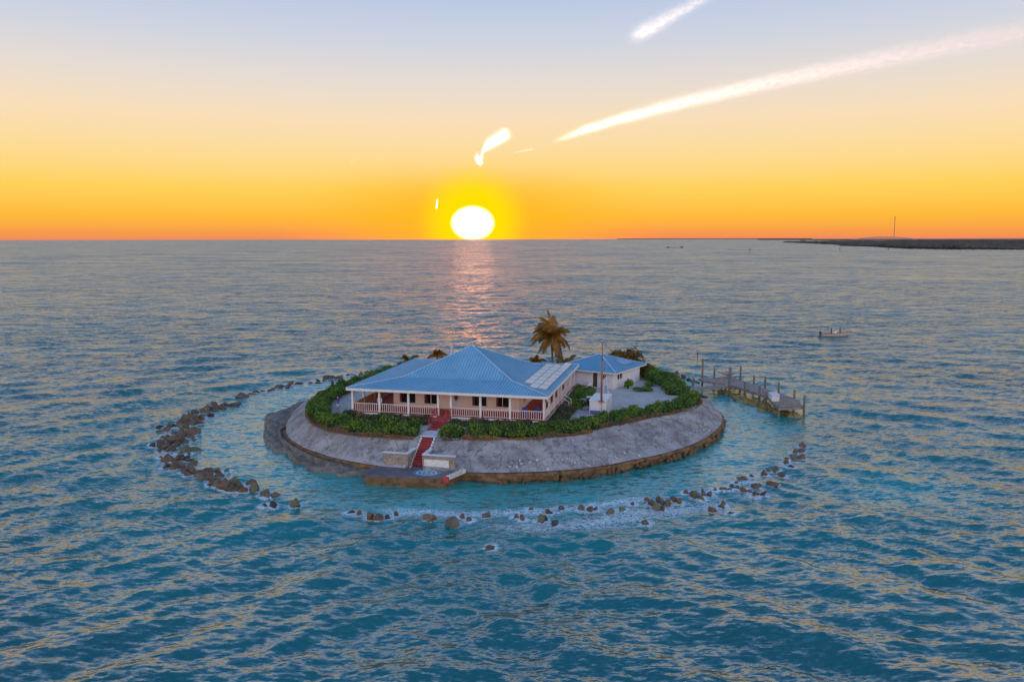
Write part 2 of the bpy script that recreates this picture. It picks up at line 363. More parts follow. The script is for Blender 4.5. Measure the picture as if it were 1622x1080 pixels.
def build_sea():
    fine = np.linspace(R(-44), R(44), 800)
    rest = np.linspace(R(44), R(316), 60)[1:-1]
    az = np.concatenate([fine, rest])
    dep = np.concatenate([np.linspace(R(38), R(4.2), 470), np.geomspace(R(4.2), 23.0 / 19000, 130)[1:]])
    rad = 23.0 / np.tan(dep)
    rad = np.concatenate([[0.5, 12.0], rad])
    A, Rr = np.meshgrid(az, rad)
    X = Rr * np.sin(A); Y = Rr * np.cos(A)
    tA = wave_tile(149.0, 1024, 9.0, 1.6, 40, [(R(128), 1.0), (R(95), 0.4)], 11, 1)
    tB = wave_tile(137.0, 1024, 9.0, 1.6, 40, [(R(62), 1.0), (R(92), 0.4)], 11, 2)
    tC = wave_tile(43.0, 1024, 2.6, 0.2, 2.6, [(R(112), 1.0), (R(66), 1.0), (R(90), 0.6)], 6, 3)
    wr = sstep(X, -26, 26)
    nrm = np.sqrt(wr ** 2 + (1 - wr) ** 2)
    big = (samp(tA, X, Y, 0.1) * (1 - wr)[..., None] + samp(tB, X, Y, -0.13) * wr[..., None]) / nrm[..., None]
    sml = samp(tC, X, Y, 0.06)
    lag = in_poly(X, Y, RING)
    dring = seg_dist(X, Y, RING)
    sgn = np.where(lag, dring, -dring)
    shelter = 1 - 0.78 * sstep(sgn, -3, 4)
    lee = 1 - 0.35 * sstep(Y, 120, 200) * 1.0
    gust = 1 + 0.35 * fbm(X / 60, Y / 60, 3, 5)
    ab = 0.118 * shelter * gust * lee
    asm = 0.024 * (0.45 + 0.55 * shelter) * gust * (1 - sstep(Rr, 90, 260))
    Dp = big * (ab * np.array(1.0))[..., None] * np.array([0.4, 0.4, 1.0]) + sml * asm[..., None] * np.array([0.5, 0.5, 1.0])
    Px, Py, Pz = X + Dp[..., 0], Y + Dp[..., 1], Dp[..., 2]
    Pz[:2] = 0
    n, m = X.shape
    V = np.stack([Px, Py, Pz], -1).reshape(-1, 3)
    idx = np.arange(n * m).reshape(n, m)
    nx = np.roll(idx, -1, axis=1)
    Q = np.stack([idx[:-1], idx[1:], nx[1:], nx[:-1]], -1).reshape(-1, 4)
    me = np_mesh('sea', V, Q, sea_mat, smooth=True)
    rocks = np.array([r[:2] for r in ROCK_L + ROCK_F + ROCK_R])
    near = (Rr.ravel() < 160) & (np.abs(X.ravel()) < 60)
    xs, ys = X.ravel()[near], Y.ravel()[near]
    dr = np.full(len(xs), 99.0)
    for a, b in rocks: dr = np.minimum(dr, np.hypot(xs - a, ys - b))
    foam = np.zeros(n * m, np.float32)
    sg = sgn.ravel()[near]
    f1 = np.exp(-(dr / 1.0) ** 2) * 0.68
    band = np.exp(-((sg + 2.0) / 3.0) ** 2) * sstep(xs, -12, 2) * (1 - sstep(xs, 16, 24)) * (ys < 80) * 0.47
    band2 = np.exp(-((sg - 1.6) / 1.7) ** 2) * sstep(xs, -16, -9) * (1 - sstep(xs, 10, 18)) * (ys < 80) * 0.5
    band3 = np.exp(-((sg + 1.5) / 2.4) ** 2) * (1 - sstep(xs, -36, -22)) * (ys < 95) * 0.42
    band4 = np.exp(-((sg - 0.2) / 1.0) ** 2) * (1 - sstep(xs, -26, -18)) * (ys > 112) * 0.34
    brk = np.exp(-((xs - 17.8) / 1.3) ** 2 - ((ys - 60.4) / 0.5) ** 2) * 0.55
    brk2 = np.exp(-((xs - 22.5) / 1.5) ** 2 - ((ys - 73.2) / 0.8) ** 2) * 0.6
    foam[near] = np.clip(np.maximum.reduce([f1, band, band2, band3, band4, brk, brk2]), 0, 1)
    shal = np.zeros(n * m, np.float32)
    dis = np.hypot(X - 0, Y - 101)
    shal[:] = (0.30 * sstep(-dis, -72, -40) + 0.62 * sstep(sgn, -2.5, 5) + 0.5 * np.exp(-((X - 36) / 7) ** 2 - ((Y - 70) / 6) ** 2)
               + 0.16 * fbm(X / 13, Y / 13, 3, 9)).clip(0, 1).ravel()
    res = sstep(Rr, 45, 230).astype(np.float32).ravel()
    res2 = sstep(Rr, 200, 900).astype(np.float32).ravel()
    for nm, arr in (('foam', foam), ('shallow', shal), ('far', res), ('far2', res2)):
        at = me.attributes.new(nm, 'FLOAT', 'POINT'); at.data.foreach_set('value', np.ascontiguousarray(arr, np.float32))
    o = link_mesh('sea', me)
    tag(o, 'choppy teal sea reflecting the sunset, turquoise inside the ring of rocks', 'sea', kind='structure')

sea_mat, t, b, out = new_mat('sea_water')
def attr(t, n): 
    nd = t.n('ShaderNodeAttribute'); nd.attribute_name = n; return nd.outputs['Fac']
geo = t.n('ShaderNodeNewGeometry')
pos = geo.outputs['Position']
far = attr(t, 'far')
def slopes(vec, scale, detail, kx, ky, strength):
    nz = t.noise(t.vmath('MULTIPLY', vec, (kx, ky, 1.0)), scale, detail, 0.72)
    v = t.vmath('SUBTRACT', nz.outputs['Color'], (0.5, 0.5, 0.5))
    return t.vmath('SCALE', v, scale=strength)
gl = t.noise(pos, 0.035, 2.0)
calm = t.mrange(gl.outputs['Fac'], 0.32, 0.68, 0.65, 1.2)
fine_s = slopes(pos, 2.5, 5.0, 0.4, 1.25, t.math('MULTIPLY', calm, 1.9))
mid_s = slopes(pos, 0.5, 2.0, 0.4, 1.3, t.math('MULTIPLY', t.math('ADD', 0.45, t.math('MULTIPLY', far, 0.5)), calm))
far2 = attr(t, 'far2')
lng_s = slopes(pos, 0.14, 3.0, 0.35, 1.4, t.math('MULTIPLY', far, 0.6))
xl_s = slopes(pos, 0.03, 4.0, 0.3, 1.2, t.math('MULTIPLY', far2, 0.75))
tot = t.vmath('MULTIPLY', t.vmath('ADD', fine_s, t.vmath('ADD', t.vmath('ADD', mid_s, xl_s), lng_s)), (0.9, 1.0, 0.0))
# wind seas lean: their lee faces (towards -y here) are steeper than their backs
tot = t.vmath('ADD', tot, t.comb(0.0, t.math('MULTIPLY', far, -0.11), 0.0))
nrm = t.vmath('NORMALIZE', t.vmath('ADD', geo.outputs['Normal'], tot))
deep = (0.0, 0.044, 0.034, 1); shal_c = (0.0, 0.27, 0.26, 1)
pat = t.noise(pos, 0.05, 3.0)
body = t.mix(attr(t, 'shallow'), t.mix(pat.outputs['Fac'], deep, (0.0, 0.095, 0.068, 1)), shal_c)
# lacy foam
fo = attr(t, 'foam')
fn = t.noise(t.vmath('MULTIPLY', pos, (0.7, 1.3, 1)), 2.4, 6.0, 0.72, 0.8)
ridge = t.math('SUBTRACT', 1.0, t.math('MULTIPLY', t.math('ABSOLUTE', t.math('SUBTRACT', fn.outputs['Fac'], 0.5)), 5.0), clamp=True)
fmask = t.mrange(t.math('ADD', t.math('MULTIPLY', ridge, 0.75), fo), 1.0, 1.16)
fmask = t.math('MULTIPLY', fmask, t.mrange(fo, 0.03, 0.25))
t.link(t.mix(fmask, body, (0.62, 0.70, 0.78, 1)), b.inputs['Base Color'])
t.put(b.inputs['Roughness'], t.math('ADD', t.math('ADD', 0.15, t.math('MULTIPLY', fmask, 0.5)), t.math('MULTIPLY', far, 0.08)))
b.inputs['IOR'].default_value = 3.2
t.link(nrm, b.inputs['Normal'])
build_sea()

# ------------------------------------------------------------------ materials of the island
m_concrete = None
def revetment_mat():
    m, t, b, out = new_mat('revetment_concrete')
    g = t.n('ShaderNodeNewGeometry'); pos = g.outputs['Position']
    n1 = t.noise(pos, 0.45, 5.0, 0.65)
    n2 = t.noise(t.vmath('MULTIPLY', pos, (1, 1, 0.35)), 1.6, 5.0, 0.7, 0.8)
    n3 = t.noise(pos, 9.0, 3.0, 0.7)
    col = t.mix(t.mrange(n1.outputs['Fac'], 0.38, 0.62), (0.235, 0.21, 0.20, 1), (0.40, 0.365, 0.345, 1))
    col = t.mix(t.mrange(n2.outputs['Fac'], 0.52, 0.70), col, (0.27, 0.31, 0.40, 1))
    col = t.mix(t.mrange(n2.outputs['Fac'], 0.46, 0.35), col, (0.16, 0.15, 0.14, 1))
    col = t.mix(t.math('MULTIPLY', t.mrange(n3.outputs['Fac'], 0.62, 0.72), 0.6), col, (0.58, 0.56, 0.52, 1))
    vor = t.n('ShaderNodeTexVoronoi', feature='DISTANCE_TO_EDGE'); t.link(t.vmath('ADD', pos, t.vmath('SCALE', n2.outputs['Color'], scale=0.9)), vor.inputs['Vector']); vor.inputs['Scale'].default_value = 0.42
    crack = t.mrange(vor.outputs['Distance'], 0.035, 0.0)
    col = t.mix(t.math('MULTIPLY', crack, 0.55), col, (0.07, 0.065, 0.06, 1))
    px, py, pz = t.sep(pos)
    foot = t.math('MULTIPLY', t.mrange(pz, 1.45, 1.0), t.mrange(n1.outputs['Fac'], 0.35, 0.6))
    col = t.mix(t.math('MULTIPLY', foot, 0.5), col, (0.42, 0.40, 0.41, 1))
    n4 = t.noise(t.vmath('MULTIPLY', pos, (1, 1, 0.12)), 1.1, 5.0, 0.6, 0.4)
    col = t.mix(t.math('MULTIPLY', t.mrange(n4.outputs['Fac'], 0.55, 0.68), 0.5), col, (0.10, 0.10, 0.09, 1))
    t.link(col, b.inputs['Base Color']); b.inputs['Roughness'].default_value = 0.85
    bn = t.n('ShaderNodeBump'); bn.inputs['Strength'].default_value = 0.9; bn.inputs['Distance'].default_value = 0.12
    t.link(n3.outputs['Fac'], bn.inputs['Height']); t.link(bn.outputs[0], b.inputs['Normal'])
    return m
m_rev = revetment_mat()
m_sand = M('coral_sand', (0.38, 0.35, 0.335), (0.48, 0.45, 0.43), 1.2, 0.95, 0.35, 14, c3=(0.36, 0.34, 0.32), s3=0.3, objco=False)
m_ledge = M('weathered_reef_rock', (0.085, 0.045, 0.02), (0.25, 0.135, 0.05), 1.3, 0.85, 1.0, 3.0, c3=(0.035, 0.028, 0.02), s3=0.9, objco=False)
m_shelf = M('grey_reef_shelf', (0.10, 0.088, 0.075), (0.21, 0.185, 0.16), 1.1, 0.85, 0.9, 3.5, c3=(0.05, 0.04, 0.03), s3=1.3, objco=False)
m_slab = M('wet_slab', (0.085, 0.075, 0.095), (0.14, 0.125, 0.15), 1.3, 0.45, 0.4, 8, c3=(0.05, 0.045, 0.06), objco=False)
m_slabside = M('slab_side', (0.10, 0.055, 0.02), (0.22, 0.13, 0.06), 1.6, 0.85, 0.8, 5, c3=(0.05, 0.035, 0.02), objco=False)
m_cap = M('pale_wall_cap', (0.55, 0.56, 0.58), (0.68, 0.68, 0.68), 2.0, 0.8, 0.3, 12)
m_stonewall = M('rubble_wall', (0.22, 0.175, 0.13), (0.36, 0.30, 0.23), 2.5, 0.9, 0.8, 8, c3=(0.12, 0.075, 0.045), s3=0.7)
m_whitewash = M('worn_whitewash', (0.62, 0.57, 0.50), (0.75, 0.71, 0.66), 1.8, 0.85, 0.3, 9, c3=(0.30, 0.19, 0.10), s3=0.9)
m_red = M('red_deck_paint', (0.36, 0.035, 0.03), (0.46, 0.055, 0.045), 2.2, 0.55, 0.15, 12, c3=(0.25, 0.03, 0.03))
m_redold = M('weathered_red_paint', (0.38, 0.03, 0.04), (0.50, 0.07, 0.06), 4.0, 0.65, 0.2, 12, c3=(0.22, 0.03, 0.03))
m_stone = M('pale_coral_stone', (0.42, 0.39, 0.34), (0.62, 0.58, 0.52), 3.0, 0.9, 0.5, 9)
m_stone_d = M('dull_coral_stone', (0.30, 0.28, 0.27), (0.42, 0.40, 0.39), 3.0, 0.9, 0.5, 9)

# ------------------------------------------------------------------ island: lip, top and shelf outlines as radius over angle about (0, 101)
CX, CY = 0.0, 101.0
LIP = [(-26.37, 90.96), (-25.08, 87.37), (-22.17, 82.73), (-19.98, 80.34), (-17.3, 78.09), (-13.68, 76.07), (-9.17, 74.58), (-4.24, 73.56), (-0.64, 73.38), (2.37, 73.7), (6.9, 74.67), (11.84, 77.57), (17.36, 81.69), (22.86, 88.86), (25.86, 95.92), (26.67, 104.15), (26.4, 112.0), (25.6, 120), (22, 127), (12, 131.5), (0, 132.5), (-12, 131), (-22, 125), (-27, 115), (-28.2, 104), (-27.6, 97)]
TOP = [(-24.18, 95.79), (-22.76, 89.11), (-20.98, 84.45), (-18.19, 81.33), (-15.43, 80.0), (-11.14, 78.98), (-7.37, 78.49), (-2.57, 77.76), (2.49, 78.04), (7.39, 80.42), (12.3, 85.28), (16.42, 87.78), (20.63, 91.45), (23.21, 96.17), (23.4, 104), (23.0, 112), (21.5, 119), (17, 124), (8, 127), (-4, 127.5), (-14, 125), (-20.5, 119), (-24, 109), (-25, 102)]
SHELF = [(-9, 74.7), (-13, 75.6), (-16.77, 75.5), (-19.49, 77.0), (-24.6, 82.9), (-28.4, 89.6), (-29.7, 94.4), (-31.7, 101.0), (-30.2, 104.5), (-29.4, 109.4), (-27.5, 113), (-26.6, 117.8), (-21, 125)]
def radial(pts, th):
    a = np.array([math.atan2(y - CY, x - CX) for x, y in pts]); r = np.array([math.hypot(x - CX, y - CY) for x, y in pts])
    o = np.argsort(a); a, r = a[o], r[o]
    a3 = np.concatenate([a - 2 * np.pi, a, a + 2 * np.pi]); r3 = np.concatenate([r, r, r])
    v = np.interp(th, a3, r3)
    k = np.ones(9) / 9
    return np.convolve(np.concatenate([v[-4:], v, v[:4]]), k, 'valid')
NT_ = 900
TH = np.linspace(-np.pi, np.pi, NT_, endpoint=False)
R_LIP, R_TOP = radial(LIP, TH), radial(TOP, TH)
def ring_mesh(name, rows, mat, smooth=True):
    """rows: list of (radius array, z array) -> closed ring surface"""
    k = len(rows)
    V = np.stack([np.stack([CX + r * np.cos(TH), CY + r * np.sin(TH), z * np.ones(NT_)], -1) for r, z in rows]).reshape(-1, 3)
    idx = np.arange(k * NT_).reshape(k, NT_); nx = np.roll(idx, -1, 1)
    Q = np.stack([idx[:-1], nx[:-1], nx[1:], idx[1:]], -1).reshape(-1, 4)
    return np_mesh(name, V, Q, mat, smooth)
arc = TH * 27
# sloping revetment
rows = []
K = 34
for i in range(K):
    s = i / (K - 1)
    r = R_LIP * (1 - s) + R_TOP * s
    prof = 0.98 + 2.08 * (0.22 * s + 0.78 * s ** 1.25)
    lump = 0.15 * fbm(arc / 2.2, np.full(NT_, s * 2.2), 4, 21) + 0.30 * np.maximum(0, fbm(arc / 3.0 + 0.8 * s, np.full(NT_, s * 0.5), 2, 31)) * np.sin(np.pi * min(1, s * 1.1)) \
        + 0.05 * fbm(arc / 0.35, np.full(NT_, s * 14), 2, 41)
    rows.append((r + 0.2 * fbm(arc / 1.7, np.full(NT_, s * 2), 2, 5) * (0.25 + s * (1 - s)), prof + lump * min(1, 6 * s + 0.15)))
HC0, HS0 = math.cos(R(-13.1)), math.sin(R(-13.1))
def stair_cut(r, z):
    x = CX + r * np.cos(TH) + 4.87; y = CY + r * np.sin(TH) - 95.9
    lx = HC0 * x + HS0 * y; ly = -HS0 * x + HC0 * y
    cut = (lx > -0.55) & (lx < 1.15) & (ly < -16.6) & (ly > -24)
    return np.where(cut, np.minimum(z, np.clip(2.55 + (ly + 17.2) * 0.6, 0.3, 2.55)), z)
rows = [(r, stair_cut(r, z)) for r, z in rows]
rows.append((R_TOP - 0.5, np.full(NT_, 3.0))); rows.append((R_TOP - 0.9, np.full(NT_, 2.6)))
rev = empty('revetment', (0, 0, 0), 0, 'sloping grey rubble and concrete revetment ringing the island below the hedge', 'seawall')
link_mesh('slope', ring_mesh('slope', rows, m_rev), rev)
# brown rock foot
rows = []
for i, (dr, z) in enumerate([(-0.6, 0.90), (0.0, 0.90), (0.12, 0.80), (0.20, 0.66), (0.10, 0.46), (0.16, 0.28), (0.02, 0.10), (-0.16, -0.12), (-0.35, -0.6), (-0.6, -1.4)]):
    q = 0.42 * fbm(arc / 1.0, np.full(NT_, z * 3.5), 5, 61) if 0 < i < 9 else 0
    rows.append((R_LIP + dr + q, z + (0.10 * fbm(arc / 0.8, np.full(NT_, z * 3.0), 3, 71) if i > 1 else 0)))
link_mesh('rock_foot', ring_mesh('rock_foot', rows, m_ledge), rev)
# yard: sand sheet with slight unevenness
rows = []
for i in range(14):
    s = i / 13
    r = (R_TOP - 0.25) * (1 - s) + 0.02
    x = CX + r * np.cos(TH); y = CY + r * np.sin(TH)
    rows.append((r, 3.06 + 0.05 * fbm(x / 3, y / 3, 3, 81) * min(1, 4 * s)))
yard = link_mesh('yard_ground', ring_mesh('yard_ground', rows, m_sand))
tag(yard, 'pale coral sand yard on top of the island', 'ground', kind='structure')
# reef shelf, left
def build_shelf():
    pts = SHELF; n = 260
    d = np.concatenate([[0], np.cumsum([math.hypot(pts[i + 1][0] - pts[i][0], pts[i + 1][1] - pts[i][1]) for i in range(len(pts) - 1)])])
    u = np.linspace(0, d[-1], n)
    ox = np.interp(u, d, [q[0] for q in pts]); oy = np.interp(u, d, [q[1] for q in pts])
    tx = ox - CX; ty = oy - CY; rr = np.hypot(tx, ty); a = np.arctan2(ty, tx)
    rl = np.interp(np.where(a > np.pi, a - 2 * np.pi, a), TH, R_LIP) - 0.5
    rr = rr + 0.9 * fbm(u / 1.5, u * 0, 4, 91)
    rr = np.maximum(rr, rl + 0.2)
    V = []; k = 22
    for j in range(k):
        s = j / (k - 3) if j < k - 2 else 1.0
        r = rl + (rr - rl) * min(1, s)
        z = 0.58 - 0.16 * s + 0.34 * fbm(u / 1.1, np.full(n, s * (1.6 + 0 * s)) + r * 0.8, 4, 95)
        if j == k - 2: z = z * 0 + 0.02; r = r + 0.08
        if j == k - 1: z = z * 0 - 1.0; r = r - 0.3
        V.append(np.stack([CX + r * np.cos(a), CY + r * np.sin(a), z], -1))
    V = np.stack(V).reshape(-1, 3); idx = np.arange(k * n).reshape(k, n)
    Q = np.stack([idx[:-1, :-1], idx[1:, :-1], idx[1:, 1:], idx[:-1, 1:]], -1).reshape(-1, 4)
    o = link_mesh('reef_shelf', np_mesh('reef_shelf', V, Q, m_shelf, False))
    tag(o, 'low rough grey rock shelf along the left shore of the island', 'reef', kind='structure')
build_shelf()
# kerb wall on the left shelf
mb = MB()
kp = [(-18.2, 76.9), (-21.0, 80.2), (-23.6, 83.6), (-26.0, 87.4), (-27.3, 91.2), (-27.0, 95.0), (-25.4, 99.3)]
for i in range(len(kp) - 1):
    mb.bar((*kp[i], 0.5), (*kp[i + 1], 0.5), 0.3, 0.75)
kw = mb.build('kerb_wall', m_shelf, bevel=0.05); tag(kw, 'low curved concrete kerb at the foot of the left slope', 'kerb')

def slope_point(th, s):
    i = int(round((th + math.pi) / (2 * math.pi) * NT_)) % NT_
    r = R_LIP[i] * (1 - s) + R_TOP[i] * s
    return CX + r * math.cos(th), CY + r * math.sin(th), 0.98 + 2.08 * (0.22 * s + 0.78 * s ** 1.25)
# stones bedded in the slope
def rock_mesh(name, seed, mat, sub=2, rough=0.35, facets=8):
    import bmesh
    bm = bmesh.new(); bmesh.ops.create_icosphere(bm, subdivisions=sub, radius=1.0)
    off = Vector((seed * 7.3, seed * 3.1, seed * 1.7))
    for v in bm.verts:
        d = v.co.normalized()
        q = 1 + rough * mnoise.noise(d * 0.9 + off) + rough * 0.45 * mnoise.noise(d * 2.2 + off) + rough * 0.22 * mnoise.noise(d * 5 + off)
        v.co = d * q
        # a few flattened facets
        for k in range(facets):
            nrm = Vector((math.sin(seed * 3 + k * 2.1), math.cos(seed * 5 + k * 1.3), math.sin(seed + k * 4.4))).normalized()
            h = v.co.dot(nrm); lim = 0.60 + 0.16 * math.sin(seed * 1.9 + k * 3.3)
            if h > lim: v.co -= nrm * (h - lim) * 0.92
        v.co += d * 0.05 * mnoise.noise(d * 9 + off)
    me = bpy.data.meshes.new(name); bm.to_mesh(me); bm.free()
    me.materials.append(mat); me.polygons.foreach_set('use_smooth', [sub > 1] * len(me.polygons)); me.update()
    return me
stone_me = [rock_mesh('stone', 40 + i, m_stone if i < 3 else m_stone_d, 1, 0.4) for i in range(5)]
rs = random.Random(3)
for i in range(210):
    th = rs.choice([rs.uniform(-1.58, -1.15), rs.uniform(-1.7, -0.35), rs.uniform(-2.7, -0.3)])
    s = abs(rs.gauss(0.12, 0.16)) + 0.05 if rs.random() < 0.75 else rs.uniform(0.1, 0.9)
    if s > 0.95 or -1.90 < th < -1.66 : continue
    x, y, z = slope_point(th, s)
    q = rs.uniform(0.06, 0.2)
    o = link_mesh('stone', rs.choice(stone_me), rev, (x, y, z + 0.02), (rs.uniform(0, 3), rs.uniform(0, 3), rs.uniform(0, 3)), (q * rs.uniform(1, 1.5), q, q * 0.7))

# rough rocks along the waterline foot
m_foot = M('dark_foot_rock', (0.07, 0.042, 0.022), (0.20, 0.115, 0.05), 1.8, 0.85, 0.8, 5, c3=(0.035, 0.028, 0.02))
foot_me = [rock_mesh('foot_rock', 60 + i, m_foot, 2, 0.5) for i in range(5)]
for i in range(250):
    th = rs.uniform(-math.pi, math.pi)
    if -1.98 < th < -1.62: continue
    x, y, z = slope_point(th, -0.055 + rs.uniform(-0.02, 0.03))
    q = 0.1 + 0.45 * rs.random() ** 2
    link_mesh('foot_rock', rs.choice(foot_me), rev, (x, y, rs.uniform(0.0, 0.42)), (rs.uniform(0, 3), rs.uniform(0, 3), rs.uniform(0, 3)), (q * rs.uniform(1, 1.6), q, q * 0.75))

# ------------------------------------------------------------------ boulders of the breakwater ring
tone = {'b': ((0.095, 0.058, 0.032), (0.20, 0.130, 0.075), (0.05, 0.034, 0.022)), 'd': ((0.035, 0.026, 0.022), (0.08, 0.06, 0.05), (0.02, 0.016, 0.014)),
        'o': ((0.15, 0.065, 0.03), (0.24, 0.12, 0.055), (0.06, 0.04, 0.03)), 'g': ((0.10, 0.09, 0.042), (0.18, 0.155, 0.075), (0.05, 0.045, 0.025)),
        't': ((0.13, 0.095, 0.055), (0.22, 0.165, 0.10), (0.06, 0.045, 0.03))}
word = {'b': 'brown', 'd': 'dark wet', 'o': 'rusty orange', 'g': 'olive', 't': 'tan'}
b_me = {}
for k, (a, c, d) in tone.items():
    mt = M('boulder_' + word[k].replace(' ', '_'), tuple(v * 0.7 for v in a), tuple(v * 0.75 for v in c), 1.6, 0.55, 0.8, 5.0, c3=d, s3=0.8)
    b_me[k] = [rock_mesh('boulder', 3 + i * 5 + ord(k), mt, 3, 0.5) for i in range(7)]
    for me_ in b_me[k]: me_.polygons.foreach_set('use_smooth', [False] * len(me_.polygons))
def nth(n):
    return f"{n}{'th' if 10 <= n % 100 <= 20 else {1: 'st', 2: 'nd', 3: 'rd'}.get(n % 10, 'th')}"
def boulders(lst, group, where, order):
    lst = sorted(lst, key=order)
    for i, (x, y, wd, ht, tn) in enumerate(lst):
        me = rs.choice(b_me[tn])
        s = max(wd, 0.35) * 0.60
        h = max(ht * 0.85, 0.28)
        o = link_mesh('boulder', me, None, (x, y, h * 0.12), (rs.uniform(-0.3, 0.3), rs.uniform(-0.3, 0.3), rs.uniform(0, 6.28)), (s * rs.uniform(0.95, 1.1), s * rs.uniform(0.85, 1.1), h * rs.uniform(0.85, 1.0)))
        size = 'small' if wd < 0.6 else 'large' if wd > 1.15 else 'mid-sized'
        tag(o, f'{size} {word[tn]} boulder, {nth(i + 1)} {where}', 'boulder', group)
boulders(ROCK_L, 'boulders of the left rock arc', 'counted from the far end of the left rock arc', lambda r: -r[1])
boulders(ROCK_F, 'boulders of the front rock row', 'from the left in the front rock row', lambda r: r[0])
boulders(ROCK_R, 'boulders of the right rock arc', 'from the left in the right rock arc', lambda r: r[0])
boulders(ROCK_BL, 'boulders on the back left shore', 'from the left behind the back left hedge', lambda r: r[0])
boulders(ROCK_BR, 'boulders on the back right shore', 'from the left in the row behind the dock path', lambda r: r[0])

# ------------------------------------------------------------------ far shore
m_wood = M('far_mangrove', (0.055, 0.045, 0.032), (0.10, 0.08, 0.055), 0.02, 0.95, 0, objco=False)
m_farland = M('far_lowland', (0.14, 0.09, 0.075), (0.19, 0.125, 0.10), 0.002, 1.0, 0, objco=False)
m_steel = M('dull_steel', (0.20, 0.17, 0.16), (0.28, 0.24, 0.22), 1.0, 0.6, 0, metal=0.3)
def wood(name, label, shore, back, hmin, hmax, n, seed, mat, blob):
    r = np.random.default_rng(seed)
    ico = rock_mesh('t', seed, mat, 1, 0.45)
    bv = np.array([v.co[:] for v in ico.vertices]); bf = np.array([p.vertices[:] for p in ico.polygons])
    bpy.data.meshes.remove(ico)
    sh = np.array(shore, float); bk = np.array(back, float)
    u = r.uniform(0, len(sh) - 1.001, n); i = u.astype(int); f = (u - i)[:, None]
    ps = sh[i] * (1 - f) + sh[i + 1] * f; pb = bk[i] * (1 - f) + bk[i + 1] * f
    wv = (r.uniform(0, 1, n) ** 1.6)[:, None]
    q = ps * (1 - wv) + pb * wv
    hgt = r.uniform(hmin, hmax, n) * (0.75 + 0.45 * vnoise(q[:, 0] / 90, q[:, 1] / 90, seed))
    sx = r.uniform(0.6, 1.3, n) * blob
    V = bv[None] * np.stack([sx, sx, hgt * 0.62], -1)[:, None, :]
    a = r.uniform(0, 6.28, n); c, s_ = np.cos(a)[:, None], np.sin(a)[:, None]
    V = np.stack([V[..., 0] * c - V[..., 1] * s_ + q[:, :1], V[..., 0] * s_ + V[..., 1] * c + q[:, 1:], V[..., 2] + (hgt * 0.42)[:, None]], -1)
    F = (bf[None] + (np.arange(n) * len(bv))[:, None, None]).reshape(-1, 3)
    # ground sheet below the trees
    o = link_mesh(name, np_mesh(name, V.reshape(-1, 3), F, mat, True))
    tag(o, label, 'woodland', kind='stuff')
    return o
def land(name, label, poly, z, mat):
    mb = MB(); mb.prism(poly, -1.0, z); o = mb.build(name, mat); tag(o, label, 'land', kind='structure')
near_shore = [(962, 2358), (952, 2200), (938, 2047), (880, 1850), (842, 1700), (876, 1616), (932, 1581), (965, 1508), (1150, 1400)]
near_back = [(1600, 2700), (1600, 2600), (1600, 2500), (1600, 2400), (1700, 2300), (1750, 2300), (1750, 2200), (1800, 2100), (1800, 2000)]
land('near_point', 'low wooded point on the right horizon', near_shore + near_back[::-1], 1.5, m_farland)
wood('mangrove_wood', 'dark band of mangrove woodland along the near point on the right', near_shore, near_back, 7, 13, 5200, 5, m_wood, 9)
far_shore = [(1402, 4130), (1300, 3600), (1187, 3088), (1100, 2700), (1023, 2460), (1100, 2350)]
far_back = [(3200, 5200), (3200, 5000), (3200, 4600), (3200, 4200), (2600, 3600), (2400, 3200)]
land('far_point', 'farther brownish low land behind the wooded point', far_shore + far_back[::-1], 1.5, m_farland)
wood('far_mangrove_wood', 'thin wooded spit reaching left from the far land', far_shore, far_back, 6, 11, 5200, 8, m_wood, 13)
land('mainland', 'long hazy mainland strip under the sunset on the right', [(3200, 6200), (9000, 5200), (9000, 9800), (3000, 9800)], 10.0, m_farland)
land('horizon_island', 'thin strip of far island on the horizon right of the sun', [(2300, 17000), (5900, 15800), (5900, 16500), (2300, 17600)], 14.0, m_farland)
# islet
isl = link_mesh('islet', rock_mesh('islet', 77, m_wood, 3, 0.5), None, (388, 1908, -0.4), (0, 0, 0.1), (36, 9, 1.6)); tag(isl, 'small dark low islet on the sea between sun and right shore', 'islet')
for i, (x, y, h) in enumerate([(371, 1907, 2.2), (404, 1909, 2.8)]):
    o = link_mesh('islet_bush', rock_mesh('islet_bush', 80 + i, m_wood, 2, 0.5), isl); o.matrix_parent_inverse = isl.matrix_basis.inverted(); o.location = (x, y, 1.2); o.scale = (4.5, 4, h)
# radio mast
rm = empty('radio_mast', (2140, 4500, 1.5), 0, 'tall thin lattice radio mast rising from the far land', 'mast')
mb = MB(); hm = 138
for k in range(3):
    a = 2.094 * k; mb.tube([(1.7 * math.cos(a), 1.7 * math.sin(a), 0), (1.5 * math.cos(a), 1.5 * math.sin(a), hm)], 0.5, 4)
mb.build('legs', m_steel, rm)
mb = MB()
for j in range(34):
    for k in range(3):
        a = 2.094 * k; b2 = 2.094 * (k + 1); z0 = j * 4
        mb.bar((1.7 * math.cos(a), 1.7 * math.sin(a), z0), (1.7 * math.cos(b2), 1.7 * math.sin(b2), z0 + 4), 0.3, 0.3)
mb.build('lattice', m_steel, rm)
mb = MB(); mb.box(-3.0, 3.0, -3, 3, hm - 5, hm - 2); mb.tube([(0, 0, hm), (0, 0, hm + 6)], 0.4, 5); mb.build('antenna_platform', m_steel, rm)
